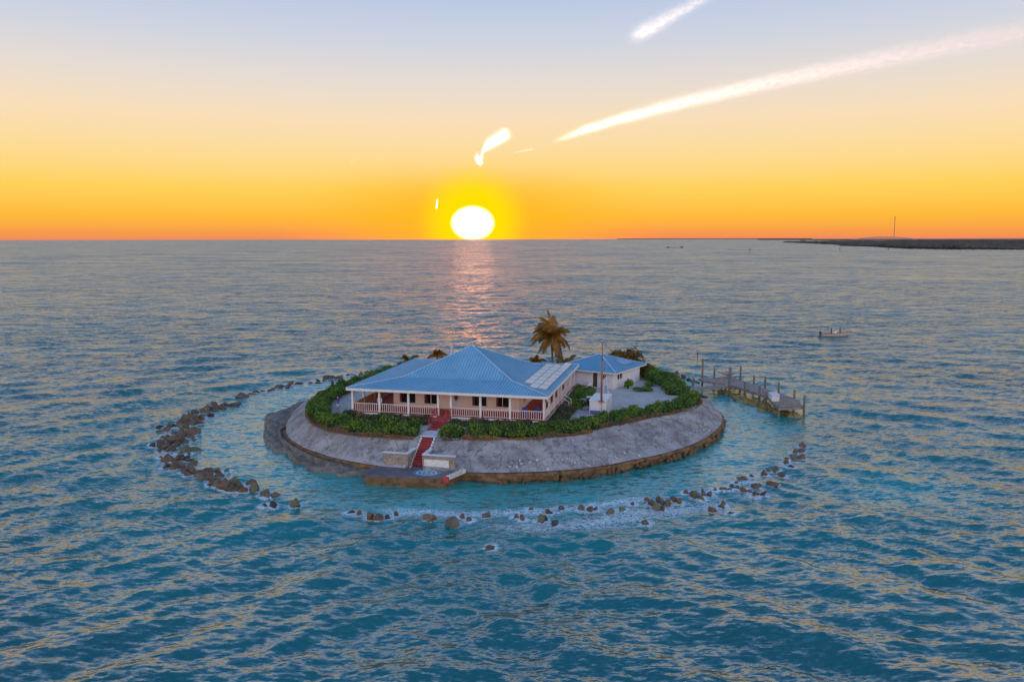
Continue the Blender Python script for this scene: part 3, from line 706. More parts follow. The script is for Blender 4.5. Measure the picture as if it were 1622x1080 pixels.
# bridge
m_bridge = M('bridge_concrete', (0.34, 0.27, 0.24), (0.42, 0.33, 0.29), 0.05, 0.9, 0)
br = empty('long_bridge', (2371, 5100, 0), R(-5), 'long low arched road bridge on piers beside the radio mast', 'bridge')
mb = MB(); L_ = 400.0
xs_ = np.linspace(-L_ / 2, L_ / 2, 31)
bz = lambda x: 10 + 19 * max(0, 1 - (x / (L_ / 2)) ** 2)
for i in range(30): mb.bar((xs_[i], 0, bz(xs_[i])), (xs_[i + 1], 0, bz(xs_[i + 1])), 10, 2.6)
mb.build('deck', m_bridge, br)
for i in range(1, 30):
    mb = MB(); mb.box(xs_[i] - 1.4, xs_[i] + 1.4, -4, 4, -1, bz(xs_[i]) - 1.2); mb.build('pier', m_bridge, br)
# channel markers
m_pile = M('marker_pile', (0.05, 0.045, 0.045), (0.09, 0.08, 0.08), 1.0, 0.8, 0)
for (x, y), wh in zip([(602, 1472), (678, 1445), (816, 1458), (402, 1355)], ['off the left tip of the wooded point', 'below the radio mast', 'off the right end of the wooded point', 'alone in open water left of the wooded point']):
    e = empty('channel_marker', (x, y, 0), 0, f'dark channel marker post {wh}', 'marker', 'channel marker posts')
    mb = MB(); mb.tube([(0, 0, -1), (0, 0, 4.6)], [0.5, 0.42], 8); mb.build('pile', m_pile, e)
    mb = MB(); mb.box(-0.9, 0.9, -0.65, -0.5, 3.0, 4.8); mb.build('day_board', m_pile, e)

# ------------------------------------------------------------------ contrails and cloud wisps: forward-scattering ice cloud, densest along its axis, lit from below the horizon
def cloud(name, label, cat, p0, p1, w0, w1, bend, density, alt=9000.0, taper=(0.1, 0.0), rag=0.5, pinch=0.0, gain=0.0):
    """cloud along the line p0-p1 (metres, at height alt), half-width w0..w1, bowed sideways by bend"""
    p0 = Vector((*p0, alt)); p1 = Vector((*p1, alt)); L_ = (p1 - p0).length; wm = (w0 + w1) / 2
    m = bpy.data.materials.new(name + '_ice'); m.use_nodes = True
    t = NT(m.node_tree); t.t.nodes.clear()
    out = t.n('ShaderNodeOutputMaterial'); v = t.n('ShaderNodeVolumePrincipled')
    v.inputs['Color'].default_value = (1, 1, 1, 1); v.inputs['Anisotropy'].default_value = 0.75
    co = t.n('ShaderNodeTexCoord').outputs['Object']
    x, y, z = t.sep(co)
    u = t.math('DIVIDE', x, L_)
    big = t.noise(t.vmath('MULTIPLY', co, (0.35, 1, 1)), 0.45 / wm, 3.0, 0.6)
    wob = t.math('MULTIPLY', t.math('SUBTRACT', big.outputs['Fac'], 0.5), wm * rag * 2.2)
    bow = t.math('MULTIPLY', t.math('MULTIPLY', u, t.math('SUBTRACT', 1.0, u)), 4 * bend)
    wd = t.math('ADD', w0, t.math('MULTIPLY', u, w1 - w0))
    if pinch: wd = t.math('MULTIPLY', wd, t.math('SUBTRACT', 1.0, t.math('MULTIPLY', t.mrange(t.math('ABSOLUTE', t.math('SUBTRACT', u, 0.5)), 0.22, 0.0), pinch)))
    yy = t.math('SUBTRACT', y, t.math('ADD', bow, wob))
    zz = t.math('ADD', z, t.math('MULTIPLY', wob, 0.8))
    r2 = t.math('DIVIDE', t.math('ADD', t.math('MULTIPLY', yy, yy), t.math('MULTIPLY', zz, zz)), t.math('MULTIPLY', wd, wd))
    fall = t.math('POWER', 2.718, t.math('MULTIPLY', r2, -1.6))
    nz = t.noise(t.vmath('MULTIPLY', co, (0.3, 1.0, 1.0)), 2.2 / wm, 5.0, 0.68, 0.4)
    d_ = t.math('MULTIPLY', t.math('MULTIPLY', fall, t.mrange(nz.outputs['Fac'], 0.38, 0.64)), density)
    if taper[0]: d_ = t.math('MULTIPLY', d_, t.mrange(u, 0.0, taper[0]))
    if taper[1]: d_ = t.math('MULTIPLY', d_, t.mrange(u, 1.0, 1.0 - taper[1]))
    d_ = t.math('MULTIPLY', d_, t.math('ADD', 1.0, t.math('MULTIPLY', u, gain)))
    t.put(v.inputs['Density'], d_)
    t.link(v.outputs[0], out.inputs['Volume'])
    m.cycles.volume_step_rate = 0.06
    m.cycles.volume_sampling = 'DISTANCE'
    n, kk = 40, 16; V = []
    for i in range(n + 1):
        f = i / n; rr = 2.3 * (w0 + (w1 - w0) * f) + wm * rag * 0.6
        for k in range(kk):
            a = 2 * math.pi * k / kk
            V.append((f * L_, 4 * bend * f * (1 - f) + rr * math.cos(a), rr * math.sin(a)))
    F_ = [(i * kk + k, i * kk + (k + 1) % kk, (i + 1) * kk + (k + 1) % kk, (i + 1) * kk + k) for i in range(n) for k in range(kk)]
    F_ = [f[::-1] for f in F_] + [tuple(range(kk)), tuple(range(n * kk, (n + 1) * kk))[::-1]]
    mb = MB(); mb.add(V, [f[::-1] for f in F_])
    bm = bmesh.new(); me = mb.mesh(name, m); bm.from_mesh(me); bmesh.ops.recalc_face_normals(bm, faces=bm.faces); bm.to_mesh(me); bm.free()
    o = link_mesh(name, me, None, p0, (0, 0, math.atan2(p1.y - p0.y, p1.x - p0.x)))
    tag(o, label, cat)
import bmesh
cloud('contrail', 'long cream contrail slanting up to the right edge of the sky', 'contrail', (3700, 77500), (25800, 32200), 270, 470, -3000, 0.0013, taper=(0.30, 0.0), rag=0.4, gain=1.0)
cloud('contrail', 'short white contrail cut off by the top edge of the picture', 'contrail', (5380, 37700), (7766, 29489), 330, 170, 0, 0.0018, taper=(0.22, 0.0), rag=0.4)
cloud('cloud_wisp', 'bright hooked white cloud wisp just above the sun', 'cloud', (-200, 69800), (-3800, 99500), 430, 260, 1100, 0.0012, taper=(0.08, 0.1), rag=0.9, pinch=0.5)
cloud('cloud_wisp', 'faint short streak of cloud left of the long contrail', 'cloud', (-9, 86417), (2442, 82128), 60, 120, 0, 0.0007, taper=(0.3, 0.3))
cloud('cloud_wisp', 'tiny pale streak of cloud in the yellow sky left of the sun', 'cloud', (-19266, 95783), (-18003, 94582), 80, 90, 0, 0.0004, taper=(0.3, 0.3))
cloud('cloud_wisp', 'tiny upright white streak just left of the sun', 'cloud', (-11204, 121810), (-15537, 166066), 130, 150, 0, 0.0004, alt=6000.0, taper=(0.15, 0.3))

# ------------------------------------------------------------------ house materials
m_roof = M('blue_metal_roof', (0.21, 0.46, 0.63), (0.29, 0.55, 0.70), 0.5, 0.42, 0.0, metal=0.15, c3=(0.18, 0.40, 0.56), s3=0.5)
m_roof2 = M('bright_blue_metal_roof', (0.13, 0.36, 0.54), (0.18, 0.42, 0.60), 0.4, 0.38, 0.0, metal=0.25)
m_seam = M('shadowed_seam_metal', (0.13, 0.31, 0.47), (0.17, 0.36, 0.52), 0.5, 0.5, 0.0, metal=0.2)  # rib shading put into a darker copy of the roof metal
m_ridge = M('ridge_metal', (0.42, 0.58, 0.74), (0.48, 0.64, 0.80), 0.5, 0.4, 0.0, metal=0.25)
m_trim = M('cream_trim_paint', (0.68, 0.64, 0.60), (0.75, 0.71, 0.67), 2.0, 0.6, 0.1, 8)
m_rail = M('red_bounce_rail_paint', (0.66, 0.54, 0.48), (0.72, 0.60, 0.54), 2.0, 0.6, 0.1, 8)  # red bounce of the porch floor put into the rail colour
m_wall = M('peach_wall_paint', (0.78, 0.63, 0.53), (0.82, 0.68, 0.58), 1.0, 0.75, 0.1, 9)
m_white = M('white_wall_paint', (0.66, 0.62, 0.60), (0.74, 0.70, 0.68), 0.8, 0.75, 0.1, 9, c3=(0.58, 0.52, 0.48))
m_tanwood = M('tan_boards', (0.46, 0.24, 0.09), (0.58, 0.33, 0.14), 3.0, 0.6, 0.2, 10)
m_glass, t_, b_, o_ = new_mat('dark_window_glass')
b_.inputs['Base Color'].default_value = (0.012, 0.010, 0.012, 1); b_.inputs['Roughness'].default_value = 0.08; b_.inputs['IOR'].default_value = 1.5
m_curtain = M('dark_red_curtain', (0.16, 0.035, 0.03), (0.22, 0.06, 0.05), 5.0, 0.9)
m_panel = M('pale_solar_panel', (0.60, 0.57, 0.52), (0.66, 0.63, 0.58), 0.6, 0.35, 0.0)
m_alu = M('aluminium_edge', (0.50, 0.50, 0.52), None, 2.0, 0.4, metal=0.6)
m_soffit = M('soffit_boards', (0.74, 0.68, 0.62), (0.79, 0.73, 0.67), 1.0, 0.8)
m_blue = M('blue_fabric', (0.02, 0.05, 0.30), (0.03, 0.08, 0.40), 4.0, 0.8)
m_cush = M('pale_blue_cushion', (0.50, 0.66, 0.78), (0.60, 0.74, 0.82), 4.0, 0.8)
m_darkwood = M('dark_wood', (0.06, 0.03, 0.02), (0.10, 0.05, 0.035), 4.0, 0.6)
m_rust = M('rusty_pole_paint', (0.24, 0.10, 0.05), (0.34, 0.16, 0.08), 2.0, 0.6, 0.2, 9, c3=(0.16, 0.06, 0.03))
m_grey = M('grey_painted_metal', (0.28, 0.29, 0.31), (0.36, 0.37, 0.39), 2.0, 0.5)
m_black = M('black_plastic', (0.012, 0.012, 0.014), (0.03, 0.03, 0.033), 3.0, 0.5)
m_tileblue = M('blue_lattice', (0.03, 0.05, 0.30), (0.05, 0.09, 0.40), 3.0, 0.5)

HC = Vector((-4.87, 95.9, 0)); HA = R(-13.1)
def hw(x, y):
    """house coordinates -> world"""
    return (HC.x + math.cos(HA) * x - math.sin(HA) * y, HC.y + math.sin(HA) * x + math.cos(HA) * y)
house = empty('main_house', HC, HA, 'square cream bungalow with blue hipped metal roof and wraparound porch', 'house')
EX, EY, EZ = 11.45, 11.15, 6.5
BS = 4.8
ZB, ZA = 7.06, 10.12

def hip_roof(parent, ex, ey, prof, pitch_w, mat, ridge_mat, thick=0.10):
    """hip roof over a rectangle; prof(t) is the height at inset t (0..1 of the half depth); one mesh per metal sheet, each with its raised seam"""
    brk = prof['brk']
    roof = MB()
    # deck under the sheets
    def ringv(f, z): return [(-ex * f, -ey * f, z), (ex * f, -ey * f, z), (ex * f, ey * f, z), (-ex * f, ey * f, z)]
    fs = [1.0] + ([1 - brk] if brk else [])
    vs = []
    for f in fs: vs += ringv(f, prof['z'](1 - f) - 0.03)
    vs.append((0, 0, prof['z'](1) - 0.03))
    fc = []
    for k in range(len(fs) - 1):
        for i in range(4): fc.append((4 * k + i, 4 * k + (i + 1) % 4, 4 * k + 4 + (i + 1) % 4, 4 * k + 4 + i))
    for i in range(4): fc.append((4 * (len(fs) - 1) + i, 4 * (len(fs) - 1) + (i + 1) % 4, len(vs) - 1))
    roof.add(vs, fc)
    ro = roof.build('roof', mat, parent)
    for side in range(4):
        hl, hd = (ex, ey) if side % 2 == 0 else (ey, ex)
        a = side * math.pi / 2
        n = int(round(2 * hl / pitch_w)); wds = 2 * hl / n
        for i in range(n):
            x0 = -hl + i * wds; x1 = x0 + wds
            # sheet outline in (x, t): triangle clipped to the strip, split at the break
            tri = [(-hl, 0.0), (hl, 0.0), (0.0, 1.0)]
            pg = clip(clip(tri, -1, 0, -x0), 1, 0, x1)
            if len(pg) < 3: continue
            mb = MB()
            parts = [pg] if not brk else [clip(pg, 0, 1, brk), clip(pg, 0, -1, -brk)]
            for q in parts:
                if len(q) < 3: continue
                vv = [(x, -hd * (1 - t), prof['z'](t)) for x, t in q]
                mb.add(vv, [tuple(range(len(vv)))])
            tl = 1 - abs(x0) / hl
            if tl > 0.02:
                ts = [0.0] + ([brk] if brk and brk < tl else []) + [tl]
                for k in range(len(ts) - 1):
                    A_ = (x0, -hd * (1 - ts[k]), prof['z'](ts[k]) + 0.03); B_ = (x0, -hd * (1 - ts[k + 1]), prof['z'](ts[k + 1]) + 0.03)
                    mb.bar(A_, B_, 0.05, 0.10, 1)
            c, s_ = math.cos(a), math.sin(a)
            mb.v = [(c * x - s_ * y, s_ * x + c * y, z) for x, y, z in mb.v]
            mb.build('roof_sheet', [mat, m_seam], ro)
    for sx, sy in ((-1, -1), (1, -1), (1, 1), (-1, 1)):
        mb = MB()
        fsq = [1.0] + ([1 - brk] if brk else []) + [0.0]
        for k in range(len(fsq) - 1):
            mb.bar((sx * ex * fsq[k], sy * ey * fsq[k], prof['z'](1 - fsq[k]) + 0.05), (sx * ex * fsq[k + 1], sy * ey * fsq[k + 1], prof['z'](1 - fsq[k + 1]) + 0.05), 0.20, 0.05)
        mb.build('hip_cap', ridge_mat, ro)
    return ro
bk = BS / EY
hip_roof(house, EX, EY, {'brk': bk, 'z': lambda t: EZ + (ZB - EZ) * t / bk if t <= bk else ZB + (ZA - ZB) * (t - bk) / (1 - bk)}, 0.36, m_roof, m_ridge)
# fascia, soffit
for k, (x0, x1, y0, y1) in enumerate([(-EX - .02, EX + .02, -EY - .05, -EY + .0), (-EX - .02, EX + .02, EY, EY + .05), (-EX - .05, -EX, -EY + .003, EY - .003), (EX, EX + .05, -EY + .003, EY - .003)]):
    mb = MB(); mb.box(x0, x1, y0, y1, EZ - 0.30, EZ - 0.02); mb.build('fascia', m_trim, house)
mb = MB(); mb.box(-EX + .02, EX - .02, -EY + .02, EY - .02, EZ - 0.24, EZ - 0.2); mb.build('soffit', m_soffit, house)
# porch floor and footing
FZ = 3.74
mb = MB(); mb.box(-11.1, 11.1, -10.8, 10.8, FZ - 0.14, FZ); mb.build('porch_floor', m_red, house)
mb = MB(); mb.box(-11.0, 11.0, -10.7, 10.7, 2.8, FZ - 0.14); mb.build('footing', m_trim, house)
mb = MB(); mb.box(-11.16, 11.16, -10.86, -10.8, FZ - 0.20, FZ - 0.02); mb.box(11.1, 11.16, -10.8, 10.8, FZ - 0.20, FZ - 0.02); mb.box(-11.16, -11.1, -10.8, 10.8, FZ - 0.20, FZ - 0.02); mb.build('floor_edge', m_trim, house)
# core walls with openings
CW, CD = 7.45, 7.1
WZ0, WZ1 = FZ, EZ - 0.24
def wall_run(parent, p0, p1, z0, z1, openings, thick, mat, name='wall_panel', seam=1.25):
    """wall from p0 to p1 (local xy) built from panels round the openings (u0, u1, za, zb)"""
    p0 = Vector((*p0, 0)); p1 = Vector((*p1, 0)); Ln = (p1 - p0).length; d = (p1 - p0) / Ln; nrm = Vector((d.y, -d.x, 0))
    def blk(nm, u0, u1, za, zb, mat_, out=0.0, th=thick, par=parent):
        mb = MB()
        vs = []
        for z in (za, zb):
            for u, o in ((u0, out), (u1, out), (u1, out - th), (u0, out - th)): 
                q = p0 + d * u + nrm * o; vs.append((q.x, q.y, z))
        mb.add(vs, [(3, 2, 1, 0), (4, 5, 6, 7), (0, 1, 5, 4), (1, 2, 6, 5), (2, 3, 7, 6), (3, 0, 4, 7)])
        return mb.build(nm, mat_, par)
    cuts = sorted(set([0, Ln] + [o[0] for o in openings] + [o[1] for o in openings]))
    for a, b2 in zip(cuts[:-1], cuts[1:]):
        op = [o for o in openings if o[0] <= a + 1e-6 and o[1] >= b2 - 1e-6]
        if op:
            if op[0][2] > z0 + 0.02: blk(name, a, b2, z0, op[0][2], mat)
            if op[0][3] < z1 - 0.02: blk(name, a, b2, op[0][3], z1, mat)
        else:
            n = max(1, round((b2 - a) / seam)); st = (b2 - a) / n
            for i in range(n): blk(name, a + i * st + 0.006, a + (i + 1) * st - 0.006, z0, z1, mat)
    return blk
def window(blk, parent, u0, u1, za, zb, curtain=True, mull=1):
    fr = blk('window', u0, u1, za, zb, m_glass, -0.10, 0.04)
    fw = 0.07
    for (a, b2, c, d) in [(u0, u1, za, za + fw), (u0, u1, zb - fw, zb), (u0, u0 + fw, za + fw, zb - fw), (u1 - fw, u1, za + fw, zb - fw)] + \
            [(u0 + (u1 - u0) * (i + 1) / (mull + 1) - 0.03, u0 + (u1 - u0) * (i + 1) / (mull + 1) + 0.03, za + fw, zb - fw) for i in range(mull)]:
        blk('window_frame', a, b2, c, d, m_trim, 0.03, 0.14, fr)
    if curtain: blk('curtain', u0 + fw, u0 + 0.30, za + fw, zb - fw, m_curtain, -0.065, 0.02, fr)
    blk('sill', u0 - 0.06, u1 + 0.06, za - 0.05, za, m_trim, 0.07, 0.10, fr)
FW = lambda x: x + CW
wins = [(-6.75, -4.7), (-3.75, -2.0), (1.95, 3.75), (4.75, 6.35)]
ops = [(FW(a), FW(b2), 4.18, 5.75) for a, b2 in wins] + [(FW(-0.35), FW(0.6), FZ + 0.02, 5.85)]
blk = wall_run(house, (-CW, -CD), (CW, -CD), WZ0, WZ1, ops, 0.15, m_wall)
for a, b2 in wins: window(blk, house, FW(a), FW(b2), 4.18, 5.75)
dr = blk('front_door', FW(-0.35), FW(0.6), FZ + 0.02, 5.85, m_white, -0.04, 0.06)
mb = MB(); mb.tube([(0.12, -CD - 0.02, 5.12), (0.12, -CD - 0.06, 5.12)], 0.26, 16); mb.add([(-0.08, -CD - 0.045, 4.98), (0.32, -CD - 0.045, 4.98), (0.12, -CD - 0.045, 4.66), (-0.08, -CD - 0.025, 4.98), (0.32, -CD - 0.025, 4.98), (0.12, -CD - 0.025, 4.66)], [(0, 2, 1), (3, 4, 5), (0, 1, 4, 3), (1, 2, 5, 4), (2, 0, 3, 5)])
o = mb.build('wreath', m_curtain, dr)
mb = MB(); mb.tube([(0.48, -CD + .02, 4.75), (0.48, -CD - 0.06, 4.75)], 0.035, 8); mb.build('handle', m_alu, dr)
blk('door_frame', FW(-0.47), FW(-0.35), FZ, 5.97, m_trim, 0.04, 0.2); blk('door_frame', FW(0.6), FW(0.72), FZ, 5.97, m_trim, 0.04, 0.2); blk('door_frame', FW(-0.35), FW(0.6), 5.85, 5.97, m_trim, 0.04, 0.2)
ops = [(2.0, 3.4, 4.3, 5.7), (5.0, 6.0, FZ + .02, 5.8), (8.0, 9.6, 4.3, 5.7), (11.0, 12.4, 4.3, 5.7)]
blk = wall_run(house, (CW, -CD + .16), (CW, CD - .16), WZ0, WZ1, ops, 0.15, m_wall)
for o in (ops[0], ops[2], ops[3]): window(blk, house, *o)
blk('side_door', *ops[1], m_white, -0.04, 0.06)
blk = wall_run(house, (CW, CD), (-CW, CD), WZ0, WZ1, [], 0.15, m_wall, seam=2.5)
blk = wall_run(house, (-CW, CD - .16), (-CW, -CD + .16), WZ0, WZ1, [(3.0, 4.6, 4.3, 5.7), (9.0, 10.6, 4.3, 5.7)], 0.15, m_wall, seam=2.5)
for o in ((3.0, 4.6, 4.3, 5.7), (9.0, 10.6, 4.3, 5.7)): window(blk, house, *o)
# posts and railings
PF = -10.6
front_posts = [-10.95, -7.73, -4.3, -0.85, 0.62, 3.95, 7.24, 10.95]
side_posts = [-10.6, -7.6, -4.5, -1.6, 0.2, 3.4, 7.0, 10.6]
pm = MB(); pm.box(-0.11, 0.11, -0.11, 0.11, FZ, EZ - 0.24); post_me = pm.mesh('porch_post', m_trim)
def post(x, y): link_mesh('porch_post', post_me, house, (x, y, 0))
for x in front_posts: post(x, PF)
for y in side_posts[1:]: post(10.95, y)
for y in side_posts[1:]: post(-10.95, y)
for x in front_posts[1:-1]: post(x, 10.6)
bm_ = MB(); bm_.box(-0.028, 0.028, -0.028, 0.028, FZ + 0.13, FZ + 0.95); bal_me = bm_.mesh('baluster', m_rail)
def railing(a, b2, sp=0.25, nb=True):
    a = Vector((*a, 0)); b2 = Vector((*b2, 0)); L_ = (b2 - a).length; d = (b2 - a) / L_
    mb = MB(); z = Vector((0, 0, 1))
    mb.bar(a + z * (FZ + 0.98), b2 + z * (FZ + 0.98), 0.11, 0.07); mb.bar(a + z * (FZ + 0.11), b2 + z * (FZ + 0.11), 0.07, 0.06)
    r_ = mb.build('railing', m_rail, house)
    if nb:
        n = int((L_ - 0.1) / sp); st = L_ / (n + 1)
        for i in range(n):
            q = a + d * st * (i + 1); link_mesh('baluster', bal_me, r_, (q.x, q.y, 0), (0, 0, math.atan2(d.y, d.x)))
    return r_
for i in range(7):
    if i == 3: continue
    railing((front_posts[i] + 0.11, PF), (front_posts[i + 1] - 0.11, PF))
for i in range(7):
    if i == 3: continue
    railing((10.95, side_posts[i] + 0.11), (10.95, side_posts[i + 1] - 0.11), 0.32)
    railing((-10.95, side_posts[i] + 0.11), (-10.95, side_posts[i + 1] - 0.11), 0.32, nb=False)
# left side: tan boards behind the rail
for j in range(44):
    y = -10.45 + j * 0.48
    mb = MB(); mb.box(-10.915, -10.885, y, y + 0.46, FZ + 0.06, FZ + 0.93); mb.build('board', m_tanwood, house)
# beam over posts
mb = MB(); mb.box(-11.05, 11.05, PF - 0.08, PF + 0.08, EZ - 0.42, EZ - 0.243); mb.build('porch_beam', m_trim, house)
mb = MB(); mb.box(10.87, 11.03, PF + 0.09, 10.6, EZ - 0.42, EZ - 0.243); mb.build('porch_beam', m_trim, house)
mb = MB(); mb.box(-11.03, -10.87, PF + 0.09, 10.6, EZ - 0.42, EZ - 0.243); mb.build('porch_beam', m_trim, house)
# downspouts
mb = MB(); mb.tube([(EX - 0.02, -EY - 0.1, EZ - 0.15), (EX - 0.05, -EY + 0.1, EZ - 0.5), (11.12, PF - 0.16, EZ - 0.85), (11.12, PF - 0.16, 3.1)], 0.055, 8); mb.build('downspout', m_white, house, smooth=True)
mb = MB(); mb.tube([(7.24, PF - 0.15, FZ - 0.1), (7.24, PF - 0.9, FZ - 0.25), (7.24, PF - 1.0, 2.9)], 0.09, 8); mb.build('drain_pipe', m_grey, house, smooth=True)
# solar panels on the right slope
pm = MB(); pm.box(-0.44, 0.44, -1.05, 1.05, 0.06, 0.10)
pan_me = pm.mesh('solar_panel', m_panel)
fm = MB()
for x0, x1, y0, y1 in [(-0.465, -0.44, -1.08, 1.08), (0.44, 0.465, -1.08, 1.08), (-0.44, 0.44, -1.08, -1.05), (-0.44, 0.44, 1.05, 1.08)]: fm.box(x0, x1, y0, y1, 0.0, 0.105)
frm_me = fm.mesh('panel_frame', m_grey)
slope_r = math.atan2(ZB - EZ, BS)
for col, (xc, ya, n) in enumerate([(8.35, -6.5, 6), (9.32, -8.4, 7), (10.29, -8.4, 8)]):
    for i in range(n):
        yc = ya + 1.15 + i * 2.31
        zc = EZ + (ZB - EZ) * (EX - xc) / BS * (EY / EX) ** 0 + 0.05
        p_ = link_mesh('solar_panel', pan_me, house, (xc, yc, zc), (0, slope_r, 0))
        link_mesh('panel_frame', frm_me, p_)
# roof vents
for (x, y, z) in [(-3.4, 2.6, 9.15), (10.4, 3.2, 6.72)]:
    mb = MB(); mb.tube([(x, y, z - 0.5), (x, y, z + 0.35)], 0.12, 10); mb.tube([(x, y, z + 0.3), (x, y, z + 0.42)], 0.22, 10); mb.build('roof_vent', m_ridge, house)

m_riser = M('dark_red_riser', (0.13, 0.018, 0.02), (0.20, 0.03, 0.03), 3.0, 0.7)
# front steps (red)
st = empty('porch_steps', (*hw(-0.1, PF - 0.3), 0), HA, 'red wooden steps with red handrails from porch down to landing', 'steps')
mb = MB(); mb.box(-0.72, 0.72, -1.5, 0.08, FZ - 0.1, FZ - 0.004); mb.build('top_deck', m_redold, st)
for i in range(4):
    mb = MB(); y = -1.5 - i * 0.36; z = FZ - 0.155 * (i + 1)
    mb.box(-0.70, 0.70, y - 0.36, y, z - 0.05, z); tr_ = mb.build('tread', m_redold, st)
    mb = MB(); mb.box(-0.68, 0.68, y - 0.30, y - 0.27, z - 0.16, z - 0.052); mb.build('riser', m_riser, tr_)
mb = MB(); mb.box(-0.75, 0.45, -4.0, -3.0, 3.10, 3.13); mb.build('mat', m_redold, st)
for sx in (-1, 1):
    mb = MB(); x = 0.76 * sx
    mb.bar((x, 0.0, FZ + 0.9), (x, -1.5, FZ + 0.85), 0.08, 0.08); mb.bar((x, -1.5, FZ + 0.85), (x, -2.9, FZ + 0.2), 0.08, 0.08)
    for y, z0, z1 in ((-0.05, 2.95, FZ + 0.9), (-1.5, 2.95, FZ + 0.9), (-2.85, 2.95, FZ + 0.28)): mb.box(x - 0.045, x + 0.045, y - 0.045, y + 0.045, z0, z1)
    mb.bar((x, 0.0, FZ + 0.4), (x, -1.5, FZ + 0.38), 0.05, 0.05); mb.bar((x, -1.5, FZ + 0.38), (x, -2.85, FZ - 0.25), 0.05, 0.05)
    mb.build('handrail', m_redold, st)
# landing slab
mb = MB(); mb.box(-1.0, 0.95, -3.2, 0, 3.0, 3.11); la = mb.build('landing_slab', m_cap, bevel=0.02)
la.location = (*hw(0.2, -14.05), 0); la.rotation_euler = (0, 0, HA); tag(la, 'pale concrete landing between red porch steps and lower red stairs', 'landing')
# lower stairs
ls = empty('lower_stairs', (*hw(0.3, -17.2), 0), HA, 'straight flight of weathered red steps down the slope to the water platform', 'steps')
for i in range(11):
    mb = MB(); z = 3.02 - 0.182 * i; y = -i * 0.305
    mb.box(-0.66 + 0.01 * i, 0.66 - 0.02 * i, y - 0.35, y, z - 0.05, z); tr_ = mb.build('tread', m_redold, ls, bevel=0.012)
    mb = MB(); mb.box(-0.62 + 0.01 * i, 0.62 - 0.02 * i, y - 0.29, y - 0.02, z - 0.6, z - 0.052); mb.build('riser', m_riser, tr_)
for sx in (-1, 1):
    for i in range(9):
        mb = MB(); z = 3.02 - 0.22 * i; y = -i * 0.37
        mb.box(0.70 * sx - 0.09, 0.70 * sx + 0.09, y - 0.42, y - 0.02, z - 0.9, z + 0.02); mb.build('side_block', m_cap, ls)
# flanking walls
def flank(label, x0, x1, ret_x, front, cap_z):
    e = empty('flank_wall', (*hw((x0 + x1) / 2, -21.1), 0), HA, label, 'wall', 'walls beside the lower stairs')
    cx_ = (x0 + x1) / 2
    mb = MB(); mb.box(x0 - cx_, x1 - cx_, -0.15, 0.15, 0.6, cap_z - 0.08); mb.build('wall_front', front, e)
    mb = MB(); mb.box(ret_x - cx_ - 0.15, ret_x - cx_ + 0.15, 0.153, 2.0, 0.6, cap_z - 0.08); mb.build('wall_return', m_stonewall, e)
    mb = MB(); mb.box(x0 - cx_ - 0.05, x1 - cx_ + 0.05, -0.22, 0.20, cap_z - 0.08, cap_z); mb.build('cap', m_cap, e, bevel=0.02)
    mb = MB(); mb.box(ret_x - cx_ - 0.21, ret_x - cx_ + 0.21, 0.203, 2.1, cap_z - 0.08, cap_z); mb.build('cap', m_cap, e, bevel=0.02)
    for i in range(46):
        q = rs.uniform(0.03, 0.085); x = rs.uniform(x0 - cx_ + 0.1, x1 - cx_ - 0.1); z = rs.uniform(1.2, cap_z - 0.15)
        if front is m_whitewash and z < 1.85: continue
        link_mesh('stone', rs.choice(stone_me), e, (x, -0.16, z), (rs.uniform(0, 3), rs.uniform(0, 3), 0), (q * 1.3, q * 0.6, q))
    return e
flank('left stone-studded wall beside the foot of the lower red stairs', -3.0, -0.45, -0.55, m_stonewall, 2.34)
fw_ = flank('right wall with worn white face beside the foot of the lower stairs', 1.02, 4.3, 1.16, m_stonewall, 2.34)
mb = MB(); mb.box(-1.45, 1.05, -0.20, -0.153, 0.9, 1.88); mb.build('white_face', m_whitewash, fw_)
mb = MB(); mb.box(1.08, 1.62, -0.19, -0.153, 0.9, 1.80); mb.build('tan_face', m_stonewall, fw_)
# fill behind walls (stepped into the slope)
# platform
m_medal = None
def medal_mat():
    m, t, b, out = new_mat('worn_painted_medallion')
    co = t.n('ShaderNodeTexCoord').outputs['Object']
    x, y, z = t.sep(co)
    r_ = t.math('SQRT', t.math('ADD', t.math('MULTIPLY', x, x), t.math('MULTIPLY', y, y)))
    rings = t.math('SINE', t.math('MULTIPLY', r_, 22.0))
    nz = t.noise(co, 5.0, 5.0, 0.7, 0.6)
    v = t.math('ADD', t.math('MULTIPLY', rings, 0.14), nz.outputs['Fac'])
    msk = t.math('MULTIPLY', t.mrange(v, 0.44, 0.62), t.mrange(r_, 0.98, 0.75))
    base = t.mix(t.noise(co, 1.6, 4.0).outputs['Fac'], (0.07, 0.065, 0.085, 1), (0.13, 0.12, 0.15, 1))
    base = t.mix(t.math('MULTIPLY', t.mrange(r_, 1.0, 0.8), 0.6), base, (0.07, 0.18, 0.30, 1))
    t.link(t.mix(msk, base, (0.42, 0.58, 0.68, 1)), b.inputs['Base Color']); b.inputs['Roughness'].default_value = 0.5
    return m
pl = empty('water_platform', (*hw(0.6, -22.6), 0), HA, 'dark concrete platform at the waterline with a worn pale blue painted circle', 'platform')
poly = [(-4.4, -1.55), (-3.6, -1.95), (0.5, -1.5), (3.6, -1.05), (4.0, -0.2), (4.2, 1.6), (-3.6, 1.6), (-4.5, 0.4)]
mb = MB(); mb.prism(poly, 0.80, 0.98); mb.build('top_slab', m_slab, pl, bevel=0.03)
import bmesh
bm = bmesh.new()
n_ = 160; per = []
pp = poly + [poly[0]]; dd = np.concatenate([[0], np.cumsum([math.hypot(pp[i + 1][0] - pp[i][0], pp[i + 1][1] - pp[i][1]) for i in range(len(poly))])])
uu = np.linspace(0, dd[-1], n_, endpoint=False)
